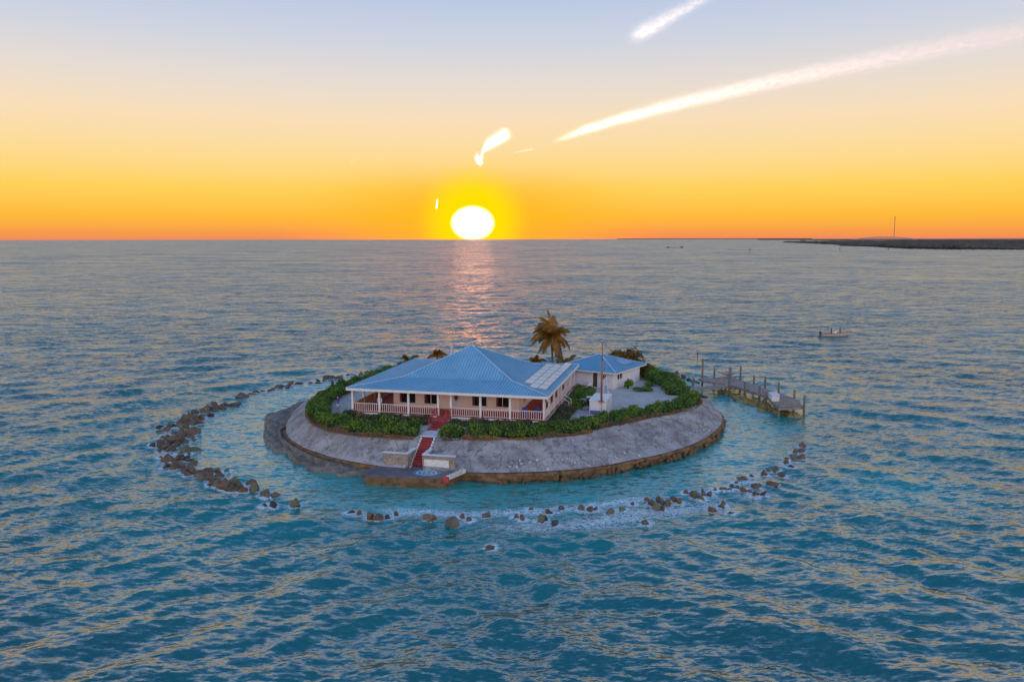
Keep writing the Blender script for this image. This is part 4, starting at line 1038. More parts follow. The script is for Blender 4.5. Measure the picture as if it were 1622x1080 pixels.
px_ = np.interp(uu, dd, [q[0] for q in pp]); py_ = np.interp(uu, dd, [q[1] for q in pp])
V = []
for z in (0.82, 0.6, 0.4, 0.2, 0.0, -0.3, -1.0):
    s_ = 1.0 + (0.03 * fbm(uu / 0.7, np.full(n_, z * 3.0), 3, 7) - 0.04 * max(0, 0.3 - z))
    V.append(np.stack([px_ * s_, py_ * s_, np.full(n_, z)], -1))
V = np.concatenate(V); idx = np.arange(7 * n_).reshape(7, n_); nx = np.roll(idx, -1, 1)
link_mesh('rock_base', np_mesh('rock_base', V, np.stack([idx[:-1], idx[1:], nx[1:], nx[:-1]], -1).reshape(-1, 4), m_slabside, True), pl)
mb = MB(); mb.tube([(0, 0, 0.0), (0, 0, 0.006)], 1.0, 40); o = mb.build('painted_circle', medal_mat(), pl); o.location = (1.35, -0.05, 0.982); o.scale = (1.45, 1.2, 1); bm.free()
# kerb block with red end
kb = empty('kerb_block', (*hw(4.6, -22.6), 0), HA - 0.25, 'whitish concrete kerb block with red painted end beside the platform', 'kerb')
mb = MB(); mb.bar((0.0, -1.2, 0.95), (0.5, 1.2, 1.1), 0.36, 0.42); mb.build('kerb', m_stone, kb, bevel=0.05)
mb = MB(); mb.box(-0.38, 0.26, -1.45, -1.19, 0.55, 1.12); mb.build('red_end', m_redold, kb, bevel=0.05)

# side steps on the right of the house
ss = empty('side_steps', (*hw(11.1, -0.7), 0), HA, 'small red side steps with cream handrails on the right porch', 'steps')
for i in range(3):
    mb = MB(); mb.box(0.05 + 0.3 * i, 0.36 + 0.3 * i, -0.75, 0.75, 2.95, FZ - 0.16 * (i + 1)); mb.build('tread', m_redold, ss)
for sy in (-1, 1):
    mb = MB(); mb.bar((0.0, 0.8 * sy, FZ + 0.9), (1.1, 0.8 * sy, FZ + 0.25), 0.07, 0.07); mb.box(1.05, 1.13, 0.8 * sy - 0.04, 0.8 * sy + 0.04, 2.95, FZ + 0.3); mb.build('handrail', m_trim, ss)

# porch furniture
def chair(x, y, rz, label):
    e = empty('porch_chair', (*hw(x, y), FZ), HA + rz, label, 'chair', 'blue chairs on the right porch')
    mb = MB(); mb.box(-0.27, 0.27, -0.27, 0.27, 0.38, 0.46); mb.build('seat', m_blue, e, bevel=0.03)
    mb = MB(); mb.box(-0.27, 0.27, 0.24, 0.31, 0.46, 1.05); mb.build('backrest', m_blue, e, bevel=0.04)
    for sx in (-1, 1):
        for sy in (-1, 1):
            mb = MB(); mb.box(0.23 * sx - 0.025, 0.23 * sx + 0.025, 0.23 * sy - 0.025, 0.23 * sy + 0.025, 0, 0.38); mb.build('leg', m_darkwood, e)
chair(8.6, -9.4, 0.3, 'blue chair nearer the wall on the right end of the front porch')
chair(9.8, -9.0, -0.4, 'blue chair nearer the corner post on the right end of the front porch')
e = empty('porch_table', (*hw(-8.9, -8.9), FZ), HA, 'dark low table on the left end of the front porch', 'table')
mb = MB(); mb.box(-0.9, 0.9, -0.5, 0.5, 0.68, 0.76); mb.build('table_top', m_darkwood, e, bevel=0.02)
for sx in (-1, 1):
    for sy in (-1, 1):
        mb = MB(); mb.box(0.8 * sx - 0.05, 0.8 * sx + 0.05, 0.4 * sy - 0.05, 0.4 * sy + 0.05, 0, 0.68); mb.build('leg', m_darkwood, e)
mb = MB(); mb.box(-0.28, 0.28, -0.1, 0.1, 0, 0.55); cu = mb.build('cushion', m_cush, bevel=0.08); cu.location = (*hw(-8.4, -9.0), FZ + 0.76); cu.rotation_euler = (-0.3, 0.1, HA + 0.2); tag(cu, 'pale blue cushion propped on the left porch table', 'cushion')

# ------------------------------------------------------------------ cottage
CF = Vector((13.66, 103.5, 0)); cu_ = Vector((0.558, 0.830, 0)); CL = 9.66
ca = math.atan2(cu_.y, cu_.x)
cc = CF + (cu_ + Vector((-cu_.y, cu_.x, 0))) * CL / 2
cot = empty('cottage', cc, ca - math.pi / 2, 'small white cottage with bright blue pyramid metal roof at the back of the yard', 'house')
# local axes: +y = direction F->R, -x = F->L ... so x' = (d.y, -d.x)
# in local space: corner F = (+h, -h), R = (+h, +h), L = (-h, -h)
hC = CL / 2; CZ = 5.36; CA_ = 6.98
hip_roof(cot, hC, hC, {'brk': 0, 'z': lambda t: CZ + (CA_ - CZ) * t}, 0.40, m_roof2, m_ridge)
for k, (x0, x1, y0, y1) in enumerate([(-hC - .02, hC + .02, -hC - .04, -hC), (-hC - .02, hC + .02, hC, hC + .04), (-hC - .04, -hC, -hC + .003, hC - .003), (hC, hC + .04, -hC + .003, hC - .003)]):
    mb = MB(); mb.box(x0, x1, y0, y1, CZ - 0.16, CZ - 0.02); mb.build('fascia', m_trim, cot)
mb = MB(); mb.box(-hC + .02, hC - .02, -hC + .02, hC - .02, CZ - 0.16, CZ - 0.13); mb.build('soffit', m_white, cot)
w_ = hC - 0.7
# face F-L: local y = -w_, u runs from L (x=-w_) to F (x=+w_); photo measured v from F
VL = lambda v: 2 * w_ - (v - 0.7)
ops = [(VL(3.75), VL(3.1), 3.1, 5.05), (VL(2.45), VL(1.65), 4.2, 4.95)]
blk = wall_run(cot, (-w_, -w_), (w_, -w_), 2.95, CZ - 0.16, ops, 0.15, m_white)
blk('cottage_door', *ops[0], m_darkwood, -0.04, 0.06)
window(blk, cot, *ops[1], curtain=True)
UR = lambda u: u - 0.7
ops = [(UR(1.65), UR(3.3), 4.1, 4.95), (UR(5.9), UR(7.05), 3.0, 4.95)]
blk = wall_run(cot, (w_, -w_ + .16), (w_, w_ - .16), 2.95, CZ - 0.16, ops, 0.15, m_white)
window(blk, cot, *ops[0])
d_ = blk('store_door', *ops[1], M('pale_blue_door', (0.58, 0.64, 0.70), (0.66, 0.71, 0.76), 1.5, 0.6), -0.02, 0.06)
wall_run(cot, (w_, w_), (-w_, w_), 2.95, CZ - 0.16, [], 0.15, m_white, seam=2.5)
wall_run(cot, (-w_, w_ - .16), (-w_, -w_ + .16), 2.95, CZ - 0.16, [], 0.15, m_white, seam=2.5)
# privacy wall beside the door, corner post
mb = MB(); mb.box(-w_ - 0.3, -w_ + 2.3, -w_ - 0.62, -w_ - 0.5, 2.95, 5.0); mb.build('screen_wall', m_white, cot)
mb = MB(); mb.box(w_ - 0.05, w_ + 0.12, -w_ - 0.14, -w_ + 0.03, 2.95, CZ - 0.16); mb.build('corner_post', m_trim, cot)
# skylight / collector on the right slope
cs = math.atan2(CA_ - CZ, hC)
mb = MB(); mb.box(-0.8, 0.8, -1.35, 1.35, 0.04, 0.12); o = mb.build('solar_collector', M('blue_collector', (0.10, 0.22, 0.40), (0.13, 0.27, 0.46), 0.7, 0.25), cot)
o.location = (hC - 1.75, 1.05, CZ + 1.75 * (CA_ - CZ) / hC); o.rotation_euler = (0, cs, 0)
# things by the cottage door
def cl(x, y, z=3.1):
    v = Matrix.Rotation(ca - math.pi / 2, 3, 'Z') @ Vector((x, y, 0)); return (cc.x + v.x, cc.y + v.y, z)
mb = MB(); mb.box(-0.6, 0.6, -0.4, 0.4, 0, 0.03); o = mb.build('door_mat', m_redold); o.location = cl(-0.2, -w_ - 0.7); o.rotation_euler = (0, 0, ca); tag(o, 'red mat at the cottage door', 'mat')
o = link_mesh('white_pot', rock_mesh('white_pot', 91, m_white, 3, 0.05), None, cl(0.85, -w_ - 0.55, 3.42), None, (0.36, 0.36, 0.34)); tag(o, 'round white pot beside the cottage door', 'pot')
mb = MB(); mb.box(-0.35, 0.35, -0.22, 0.22, 0, 0.34); mb.box(-0.37, 0.37, -0.24, 0.24, 0.35, 0.42); o = mb.build('cool_box', M('light_blue_plastic', (0.22, 0.45, 0.66), (0.30, 0.52, 0.72), 2, 0.4), bevel=0.03); o.location = cl(3.1, -w_ - 0.5); o.rotation_euler = (0, 0, ca + 0.3); tag(o, 'light blue cool box at the cottage corner', 'cool box')

# ------------------------------------------------------------------ generator shed, wind turbine, masts
sh_a = math.atan2(92.9 - 88.8, 11.75 - 10.6) - math.pi / 2
she = empty('generator_shed', (10.3, 90.95, 0), sh_a, 'white flat-topped generator shed with side louvres in the sand yard', 'shed')
mb = MB(); mb.box(-0.95, 0.95, -2.1, 2.1, 3.0, 4.68); mb.build('body', m_white, she, bevel=0.02)
mb = MB(); mb.box(-1.02, 1.02, -2.17, 2.17, 4.68, 4.76); mb.build('top', m_trim, she, bevel=0.015)
for i in range(6):
    y = -1.75 + i * 0.64
    mb = MB(); mb.box(0.953, 0.985, y, y + 0.46, 3.15, 4.55); lv = mb.build('louvre', m_grey, she)
    for j in range(7):
        mb = MB(); mb.box(0.985, 1.005, y + 0.03, y + 0.43, 3.22 + j * 0.19, 3.33 + j * 0.19); mb.build('slat', m_white, lv)
for i in range(7):
    for j in range(4):
        mb = MB(); mb.box(-0.88 + i * 0.175, -0.88 + i * 0.175 + 0.15, -2.125, -2.103, 3.1 + j * 0.12, 3.2 + j * 0.12); mb.build('blue_tile', m_tileblue, she)
# wind turbine
wt = empty('wind_turbine', (10.12, 88.62, 3.05), 0, 'small three-bladed wind turbine on a rust-brown pole in front of the shed', 'wind turbine')
mb = MB(); mb.tube([(0, 0, 0), (0, 0, 1.7)], 0.05, 8); mb.build('lower_conduit', m_grey, wt, smooth=True)
mb = MB(); mb.tube([(0, 0, 1.65), (0.0, 0, 4.5), (0.02, 0, 6.3)], [0.13, 0.115, 0.095], 12); mb.tube([(0.02, 0, 6.3), (0.03, 0, 8.35)], [0.065, 0.055], 10); mb.build('pole', m_rust, wt, smooth=True)
mb = MB(); mb.box(-0.35, 0.25, -0.3, 0.3, 1.62, 1.7); mb.build('bracket', m_redold, wt)
mb = MB(); mb.tube([(0.28, 0, 8.47), (0.20, 0, 8.47), (-0.05, 0, 8.47), (-0.22, 0, 8.46), (-0.3, 0, 8.46)], [0.06, 0.13, 0.14, 0.1, 0.03], 12); mb.build('nacelle', m_grey, wt, smooth=True)
mb = MB(); mb.tube([(-0.25, 0, 8.47), (-1.0, 0.0, 8.55)], 0.04, 6); mb.build('tail_boom', m_grey, wt)
mb = MB(); mb.add([(-0.85, -0.012, 8.52), (-1.0, -0.012, 8.3), (-1.12, -0.012, 8.45), (-1.32, -0.012, 8.98), (-1.05, -0.012, 8.72), (-0.85, 0.012, 8.52), (-1.0, 0.012, 8.3), (-1.12, 0.012, 8.45), (-1.32, 0.012, 8.98), (-1.05, 0.012, 8.72)],
       [(0, 1, 2, 3, 4), (9, 8, 7, 6, 5)] + [(i, 5 + i, 5 + (i + 1) % 5, (i + 1) % 5) for i in range(5)]); mb.build('tail_fin', m_grey, wt)
hubp = Vector((0.3, 0, 8.47))
for k in range(3):
    a = R(25 + 120 * k)
    rad_ = Vector((0.12, math.sin(a) * 0.7, math.cos(a))).normalized()
    tip = hubp + rad_ * 0.85; ax = Vector((1, 0, 0)); sd = rad_.cross(ax).normalized()
    mb = MB(); vs = []
    for f_, wv in ((0.06, 0.09), (0.2, 0.15), (0.6, 0.11), (1.0, 0.05)):
        q = hubp + (tip - hubp) * f_
        for sg, dx_ in ((1, 0.02), (-1, -0.02)):
            vs += [q + sd * wv * sg + ax * (dx_ + 0.008), q + sd * wv * sg + ax * (dx_ - 0.008)]
    fs_ = []
    for i in range(3):
        b0 = i * 4; fs_ += [(b0, b0 + 2, b0 + 6, b0 + 4), (b0 + 3, b0 + 1, b0 + 5, b0 + 7), (b0 + 1, b0, b0 + 4, b0 + 5), (b0 + 2, b0 + 3, b0 + 7, b0 + 6)]
    mb.add(vs, fs_); mb.build('blade', m_grey, wt)
mb = MB(); mb.tube([(0.24, 0, 8.47), (0.34, 0, 8.47), (0.42, 0, 8.47)], [0.09, 0.07, 0.01], 10); mb.build('hub', m_grey, wt, smooth=True)
am = empty('antenna_mast', (11.05, 92.9, 4.76), 0, 'thin grey antenna mast on the shed behind the wind turbine', 'mast')
mb = MB(); mb.tube([(0, 0, 0), (0.08, 0, 2.2), (0.18, 0, 5.3)], [0.045, 0.035, 0.02], 8); mb.build('pole', m_grey, am)
mb = MB(); mb.tube([(-0.35, -0.2, 0), (0.05, 0, 2.0)], 0.03, 6); mb.tube([(0.35, -0.3, 0), (0.06, 0, 2.0)], 0.03, 6); mb.build('strut', m_white, am)
mb = MB(); mb.tube([(0.0, 0, 5.0), (0.36, 0, 5.05)], 0.015, 5); mb.build('cross_rod', m_grey, am)
# bins and unit left of the shed
ac = empty('air_unit', (8.6, 94.3, 3.06), HA, 'grey box unit left of the generator shed', 'air unit')
mb = MB(); mb.box(-0.4, 0.4, -0.35, 0.35, 0, 0.8); mb.build('casing', m_grey, ac, bevel=0.03)
mb = MB(); mb.tube([(0, -0.36, 0.42), (0, -0.38, 0.42)], 0.28, 18); mb.build('fan_grille', m_black, ac)
bn = empty('wheelie_bin', (9.35, 93.9, 3.06), HA + 0.1, 'black wheeled bin with pale lid left of the generator shed', 'bin')
mb = MB(); mb.add([(-0.26, -0.26, 0.05), (0.26, -0.26, 0.05), (0.26, 0.26, 0.05), (-0.26, 0.26, 0.05), (-0.33, -0.33, 1.02), (0.33, -0.33, 1.02), (0.33, 0.33, 1.02), (-0.33, 0.33, 1.02)], [(3, 2, 1, 0), (4, 5, 6, 7), (0, 1, 5, 4), (1, 2, 6, 5), (2, 3, 7, 6), (3, 0, 4, 7)]); mb.build('bin_body', m_black, bn, bevel=0.02)
mb = MB(); mb.box(-0.42, 0.38, -0.38, 0.42, 1.02, 1.12); mb.build('lid', m_white, bn, bevel=0.03)
for sx in (-1, 1):
    mb = MB(); mb.tube([(0.2 * sx - 0.03, 0.28, 0.09), (0.2 * sx + 0.03, 0.28, 0.09)], 0.09, 12); mb.build('wheel', m_black, bn)
mb = MB()
hp = [(8.0 + 0.9 * t + 0.3 * math.cos(t * 9), 91.6 + 0.25 * math.sin(t * 9), 3.13) for t in np.linspace(0, 1, 40)]
mb.tube(hp, 0.03, 6); o = mb.build('garden_hose', m_redold, smooth=True); tag(o, 'loosely coiled reddish hose on the sand left of the shed', 'hose')

# ------------------------------------------------------------------ vegetation
m_hedge = leaf_mat('hedge_leaves', [(0.035, 0.08, 0.008), (0.07, 0.16, 0.012), (0.10, 0.215, 0.018), (0.16, 0.26, 0.028), (0.09, 0.18, 0.014)])
m_olive = leaf_mat('dull_olive_leaves', [(0.06, 0.07, 0.03), (0.10, 0.105, 0.05), (0.13, 0.125, 0.065), (0.08, 0.09, 0.04)])
m_grape = leaf_mat('russet_sea_grape_leaves', [(0.16, 0.09, 0.02), (0.22, 0.12, 0.025), (0.13, 0.11, 0.025), (0.09, 0.10, 0.02)], 0.5)  # orange sunset light put into the leaf colours
m_twig = leaf_mat('reddish_twigs', [(0.13, 0.08, 0.04), (0.24, 0.13, 0.07), (0.20, 0.07, 0.05), (0.10, 0.11, 0.035), (0.16, 0.15, 0.06)], 0.15)
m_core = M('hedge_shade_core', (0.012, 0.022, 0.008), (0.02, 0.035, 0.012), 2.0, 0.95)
def leaves_np(c, n_, size, r, asp=0.55):
    m_ = len(c)
    rv = r.normal(size=(m_, 3))
    e1 = np.cross(n_, rv); e1 /= np.linalg.norm(e1, axis=1)[:, None] + 1e-9
    e2 = np.cross(n_, e1)
    s = (size * r.uniform(0.6, 1.3, m_))[:, None]
    V = np.stack([c - e1 * s, c - e2 * s * asp, c + e1 * s, c + e2 * s * asp], 1).reshape(-1, 3)
    return V
def bush_points(r, cen, rad, n):
    """points on lumpy ellipsoids: cen (k,3) rad (k,3); returns point, outward normal"""
    k = len(cen); w_ = rad[:, 0] * rad[:, 2]; pick = r.choice(k, n, p=w_ / w_.sum())
    d = r.normal(size=(n, 3)); d /= np.linalg.norm(d, axis=1)[:, None]
    d[:, 2] = np.where(d[:, 2] < -0.35, -d[:, 2], d[:, 2])
    q = r.uniform(0.72, 1.06, n)[:, None]
    lump = 1 + 0.16 * np.sin(d[:, :1] * 7 + pick[:, None] * 2.1) * np.cos(d[:, 1:2] * 6 + pick[:, None])
    P_ = cen[pick] + d * rad[pick] * q * lump
    nn = d / rad[pick]; nn /= np.linalg.norm(nn, axis=1)[:, None]
    nn = nn + r.normal(size=(n, 3)) * 0.55; nn /= np.linalg.norm(nn, axis=1)[:, None]
    return P_, nn
def ico_np(sub=1):
    bm = bmesh.new(); bmesh.ops.create_icosphere(bm, subdivisions=sub, radius=1.0)
    v = np.array([x.co[:] for x in bm.verts]); f = np.array([[q.index for q in p_.verts] for p_ in bm.faces]); bm.free()
    return v, f
def hedge(name, label, path, width, h0, h1, dens, leaf, mat, seed, twig_out=None, z=3.05, cat='hedge', group=None, twigs=0):
    r = np.random.default_rng(seed)
    P_ = np.array(path, float)
    d = np.concatenate([[0], np.cumsum(np.linalg.norm(np.diff(P_, axis=0), axis=1))])
    L_ = d[-1]
    n = max(3, int(L_ / 0.62))
    u = np.linspace(0, L_, n) + r.normal(size=n) * 0.2
    u = np.clip(u, 0, L_)
    cx_ = np.interp(u, d, P_[:, 0]); cy_ = np.interp(u, d, P_[:, 1])
    tx = np.gradient(np.interp(np.linspace(0, L_, n), d, P_[:, 0])); ty = np.gradient(np.interp(np.linspace(0, L_, n), d, P_[:, 1]))
    tl = np.hypot(tx, ty) + 1e-9
    cen = []; rad = []
    rows_ = [-0.3, 0.3] if width > 1.2 else [0.0]
    for o in rows_:
        off = o * width + r.normal(size=n) * 0.12
        hh = r.uniform(h0, h1, n) * (1 + 0.28 * fbm(u / 2.6, u * 0 + o * 5, 3, seed)) * np.where(r.uniform(0, 1, n) < 0.07, 0.6, np.where(r.uniform(0, 1, n) < 0.09, 1.3, 1.0))
        cen.append(np.stack([cx_ - ty / tl * off, cy_ + tx / tl * off, z + hh * 0.42], -1))
        rw = width * (0.38 if len(rows_) > 1 else 0.55) * r.uniform(0.85, 1.2, n)
        rad.append(np.stack([rw, rw, hh * 0.6], -1))
    cen = np.concatenate(cen); rad = np.concatenate(rad)
    e = empty(name, (float(cx_.mean()), float(cy_.mean()), z), 0, label, cat, group)
    loc = np.array([cx_.mean(), cy_.mean(), z])
    nl = int(L_ * dens)
    p_, nn = bush_points(r, cen, rad, nl)
    p_[:, 2] = np.maximum(p_[:, 2], z + 0.03)
    V = leaves_np(p_, nn, leaf, r) - loc
    o = link_mesh('foliage', np_mesh('foliage', V, np.arange(len(V)).reshape(-1, 4), mat), e); o['kind'] = 'stuff'
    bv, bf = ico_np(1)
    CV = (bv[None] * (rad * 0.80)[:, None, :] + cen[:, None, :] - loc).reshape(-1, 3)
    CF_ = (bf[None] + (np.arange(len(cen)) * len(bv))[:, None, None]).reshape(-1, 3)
    o = link_mesh('shade_core', np_mesh('shade_core', CV, CF_, m_core, True), e); o['kind'] = 'stuff'  # solid core added inside the leaves, its shade put into a dark colour
    if twigs:
        nt_ = int(L_ * twigs)
        uu_ = r.uniform(0, L_, nt_); x = np.interp(uu_, d, P_[:, 0]); y = np.interp(uu_, d, P_[:, 1])
        gx = np.interp(uu_, np.linspace(0, L_, n), -ty / tl); gy = np.interp(uu_, np.linspace(0, L_, n), tx / tl)
        o_ = twig_out * (width * 0.55 + r.uniform(-0.05, 0.45, nt_))
        c = np.stack([x + gx * o_, y + gy * o_, z - 0.12 + r.uniform(0, 1, nt_) * (0.42 + 0.38 * vnoise(uu_ / 1.3, uu_ * 0, seed + 50))], -1)
        nn = np.stack([gx * twig_out, gy * twig_out, r.uniform(-0.2, 0.6, nt_)], -1) + r.normal(size=(nt_, 3)) * 0.35
        nn /= np.linalg.norm(nn, axis=1)[:, None]
        V = leaves_np(c, nn, leaf * 0.95, r, 0.28) - loc
        o = link_mesh('dry_twigs', np_mesh('dry_twigs', V, np.arange(len(V)).reshape(-1, 4), m_twig), e); o['kind'] = 'stuff'
    return e
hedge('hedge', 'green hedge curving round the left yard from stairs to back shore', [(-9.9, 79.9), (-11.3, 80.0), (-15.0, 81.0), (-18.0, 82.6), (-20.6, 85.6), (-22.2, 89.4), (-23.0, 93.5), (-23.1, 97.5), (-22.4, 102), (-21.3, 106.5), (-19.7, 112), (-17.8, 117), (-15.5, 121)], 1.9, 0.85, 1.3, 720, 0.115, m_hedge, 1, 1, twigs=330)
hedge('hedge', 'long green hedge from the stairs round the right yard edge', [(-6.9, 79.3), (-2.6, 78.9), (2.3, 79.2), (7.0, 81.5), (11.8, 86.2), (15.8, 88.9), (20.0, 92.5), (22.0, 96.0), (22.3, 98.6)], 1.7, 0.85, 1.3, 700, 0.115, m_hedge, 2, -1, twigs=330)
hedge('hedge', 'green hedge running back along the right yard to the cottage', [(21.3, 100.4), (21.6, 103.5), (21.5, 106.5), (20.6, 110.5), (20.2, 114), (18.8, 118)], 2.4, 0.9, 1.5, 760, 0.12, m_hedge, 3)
hedge('low_hedge', 'low dull olive planting under the left half of the front porch', [hw(-11.2, -11.75), hw(-6, -11.8), hw(-1.5, -11.75)], 1.5, 0.55, 0.9, 520, 0.10, m_olive, 4)
hedge('low_hedge', 'low dull olive planting under the right half of the front porch', [hw(1.3, -11.75), hw(6, -11.8), hw(11.6, -11.75)], 1.5, 0.55, 0.9, 520, 0.10, m_olive, 5)
hedge('low_hedge', 'clipped pale green hedge along the right porch beside the sand', [hw(12.2, -10.8), hw(12.25, -7), hw(12.2, -2.6)], 1.3, 0.8, 1.1, 620, 0.10, m_olive, 6)
hedge('shrub_bed', 'dark green shrub bed beyond the side steps of the house', [hw(12.6, 0.9), hw(12.9, 4), hw(12.6, 8.8)], 2.0, 0.8, 1.3, 700, 0.12, m_hedge, 7, cat='shrubs')
def shrub(name, label, x, y, rx, h, n, leaf, mat, seed, z=3.05, k=7):
    r = np.random.default_rng(seed)
    e = empty(name, (x, y, z), 0, label, 'shrub', 'shrubs in the sand yard' if mat is m_hedge else None)
    a = r.uniform(0, 6.28, k); q = np.sqrt(r.uniform(0, 1, k)) * rx * 0.55
    cen = np.stack([q * np.cos(a), q * np.sin(a), h * r.uniform(0.35, 0.55, k)], -1); rad = np.stack([np.full(k, rx * 0.5) * r.uniform(0.7, 1.1, k), np.full(k, rx * 0.5), h * r.uniform(0.35, 0.52, k)], -1)
    p_, nn = bush_points(r, cen, rad, n)
    p_[:, 2] = np.maximum(p_[:, 2], 0.03)
    V = leaves_np(p_, nn, leaf, r, 0.7)
    o = link_mesh('foliage', np_mesh('foliage', V, np.arange(len(V)).reshape(-1, 4), mat), e); o['kind'] = 'stuff'
    mb = MB()
    for i in range(k): mb.tube([(0.1 * math.cos(a[i]), 0.1 * math.sin(a[i]), -0.05), tuple(cen[i] * np.array([0.6, 0.6, 0.7])), tuple(cen[i] + np.array([0, 0, h * 0.2]))], [0.05, 0.035, 0.015], 5)
    mb.build('stems', m_darkwood, e)
shrub('shrub', 'flat spreading green shrub in the middle of the sand by the cottage', 17.3, 103.2, 1.5, 0.55, 900, 0.11, m_hedge, 11)
shrub('shrub', 'small round green shrub right of the cottage store door', 18.6, 106.5, 0.95, 0.6, 500, 0.11, m_hedge, 12)
shrub('shrub', 'upright green bush against the cottage right wall', 15.5, 105.1, 0.8, 1.2, 700, 0.11, m_hedge, 13)
shrub('shrub', 'young leafy shrub beyond the shed on the path to the cottage', 9.9, 100.2, 0.9, 0.9, 500, 0.13, m_hedge, 14)
shrub('shrub', 'small dark shrub beside the hose near the shed', 7.6, 92.4, 0.8, 0.5, 350, 0.11, m_hedge, 15)
shrub('sea_grape', 'tall russet sea grape bush rising behind the cottage roof', 17.0, 118.0, 2.9, 3.6, 2000, 0.19, m_grape, 16, k=12)
shrub('sea_grape', 'lower russet sea grape bush right of the cottage', 19.2, 113.4, 1.5, 2.2, 900, 0.16, m_grape, 17)
# palms
m_trunk = M('palm_trunk', (0.16, 0.10, 0.06), (0.24, 0.16, 0.10), 3.0, 0.9, 0.5, 6)
m_frond = leaf_mat('palm_fronds', [(0.20, 0.12, 0.02), (0.30, 0.15, 0.025), (0.24, 0.18, 0.03), (0.36, 0.16, 0.025), (0.17, 0.14, 0.022)], 0.55)  # gold of the low sun painted into the frond colours
def palm(label, x, y, ht, lean, fr_len, nf, wind, seed, spread=(-0.5, 1.3), droop=0.14):
    r = random.Random(seed)
    e = empty('palm_tree', (x, y, 2.95), 0, label, 'palm tree', 'palms behind the main house')
    pts = [(lean[0] * (t ** 1.6), lean[1] * t ** 1.6, ht * t) for t in np.linspace(0, 1, 12)]
    mb = MB(); mb.tube(pts, [0.20 - 0.09 * t + 0.012 * (i % 2) + (0.08 if i == 0 else 0) for i, t in enumerate(np.linspace(0, 1, 12))], 10); mb.build('trunk', m_trunk, e, smooth=True)
    top = Vector(pts[-1])
    for i in range(nf):
        az = 2 * math.pi * i / nf * 2.4 + r.uniform(-0.25, 0.25)
        el = spread[0] + (spread[1] - spread[0]) * ((i * 0.618) % 1) + r.uniform(-0.1, 0.1)
        L_ = fr_len * r.uniform(0.8, 1.08)
        d = Vector((math.cos(az) * math.cos(el), math.sin(az) * math.cos(el), math.sin(el)))
        rac = [top + Vector((0, 0, 0.05))]; n_ = 13; cur = rac[0].copy()
        for k in range(n_):
            d = (d + Vector((wind[0], wind[1], -0.0)) * 0.045 + Vector((0, 0, -droop * (0.4 + 1.2 * k / n_)))).normalized()
            cur = cur + d * (L_ / n_); rac.append(cur.copy())
        mb = MB(); mb.tube(rac, [0.035 * (1 - 0.8 * k / n_) for k in range(n_ + 1)], 4)
        for k in range(1, n_ + 1):
            for sub in (0.0, 0.33, 0.66):
                a_, b2 = rac[k - 1], rac[k]
                q = a_.lerp(b2, sub); t = (k - 1 + sub) / n_
                dr_ = (b2 - a_).normalized()
                sd = dr_.cross(Vector((0, 0, 1)))
                if sd.length < 0.05: sd = Vector((1, 0, 0))
                sd.normalize()
                ln = fr_len * 0.30 * math.sin(math.pi * min(0.98, 0.18 + 0.80 * t)) ** 0.7 + 0.06
                for sg in (-1, 1):
                    dl = (sd * sg * 0.75 + dr_ * 0.55 + Vector((wind[0], wind[1], 0)) * 0.28 + Vector((0, 0, -0.85 + r.uniform(-0.25, 0.15)))).normalized()
                    tip = q + dl * ln; wv = dr_ * 0.04
                    mid = q.lerp(tip, 0.5) + Vector((0, 0, 0.04)); wv = dr_ * 0.06
                    mb.add([q - wv * 0.6, mid - wv, tip, mid + wv, q + wv * 0.6], [(0, 1, 2, 3, 4)])
        mb.build('frond', m_frond, e)
    mb = MB()
    for k in range(6):
        a = k * 1.05; mb.tube([top + Vector((0.16 * math.cos(a), 0.16 * math.sin(a), -0.32)), top + Vector((0.16 * math.cos(a), 0.16 * math.sin(a), -0.18)), top + Vector((0.16 * math.cos(a), 0.16 * math.sin(a), -0.05))], [0.04, 0.11, 0.04], 8)
    if ht > 4: mb.build('coconuts', m_trunk, e, smooth=True)
palm('tall windblown coconut palm behind the right end of the main roof', 6.1, 118.0, 5.7, (-0.25, 0.1), 3.9, 34, (-0.7, 0.0), 5, (-0.55, 1.5), 0.165)
palm('short palm crown right of the tall coconut palm', 7.9, 117.2, 1.5, (0.1, 0), 2.4, 13, (-0.2, 0), 6, (0.2, 1.2))
palm('low palm crown left of the tall coconut palm', 3.4, 118.2, 1.55, (0.0, 0), 2.0, 11, (0.2, 0), 7, (0.2, 1.2))
palm('palm with bent fronds peeking over the left back roof', -15.4, 117.6, 1.9, (0.2, 0), 2.2, 12, (0.5, 0), 8, (0.0, 1.2))
palm('palm tips peeking above the left hip of the main roof', -11.5, 119.5, 2.45, (0.2, 0), 2.0, 11, (0.3, 0), 9, (0.1, 1.25))

# ------------------------------------------------------------------ dock
m_deck = M('weathered_deck_boards', (0.20, 0.165, 0.15), (0.30, 0.255, 0.235), 1.4, 0.85, 0.3, 9, objco=False, c3=(0.15, 0.12, 0.11))
m_post = M('dock_piling', (0.13, 0.105, 0.07), (0.21, 0.17, 0.12), 1.2, 0.9, 0.4, 6, objco=False, c3=(0.08, 0.06, 0.04))
m_gold = M('golden_light_rock', (0.20, 0.13, 0.03), (0.34, 0.23, 0.06), 1.1, 0.7, 0.7, 4, objco=False, c3=(0.05, 0.04, 0.02), s3=1.4)  # golden light on the rubble is painted into its base colour
dock = empty('wooden_dock', (34, 112, 0), 0, 'weathered wooden dock on pilings right of the island', 'dock')
DZ = 1.25
def planks(poly, ang, pw, z0, z1, gap=0.02):
    c, s_ = math.cos(ang), math.sin(ang); mb = MB()
    pr = [(x * c + y * s_) for x, y in poly]; a = min(pr); b2 = max(pr); k = a
    while k < b2:
        q = clip(clip(poly, -c, -s_, -k), c, s_, min(k + pw - gap, b2))
        if len(q) >= 3: mb.prism(q, z0, z1)
        k += pw
    return mb
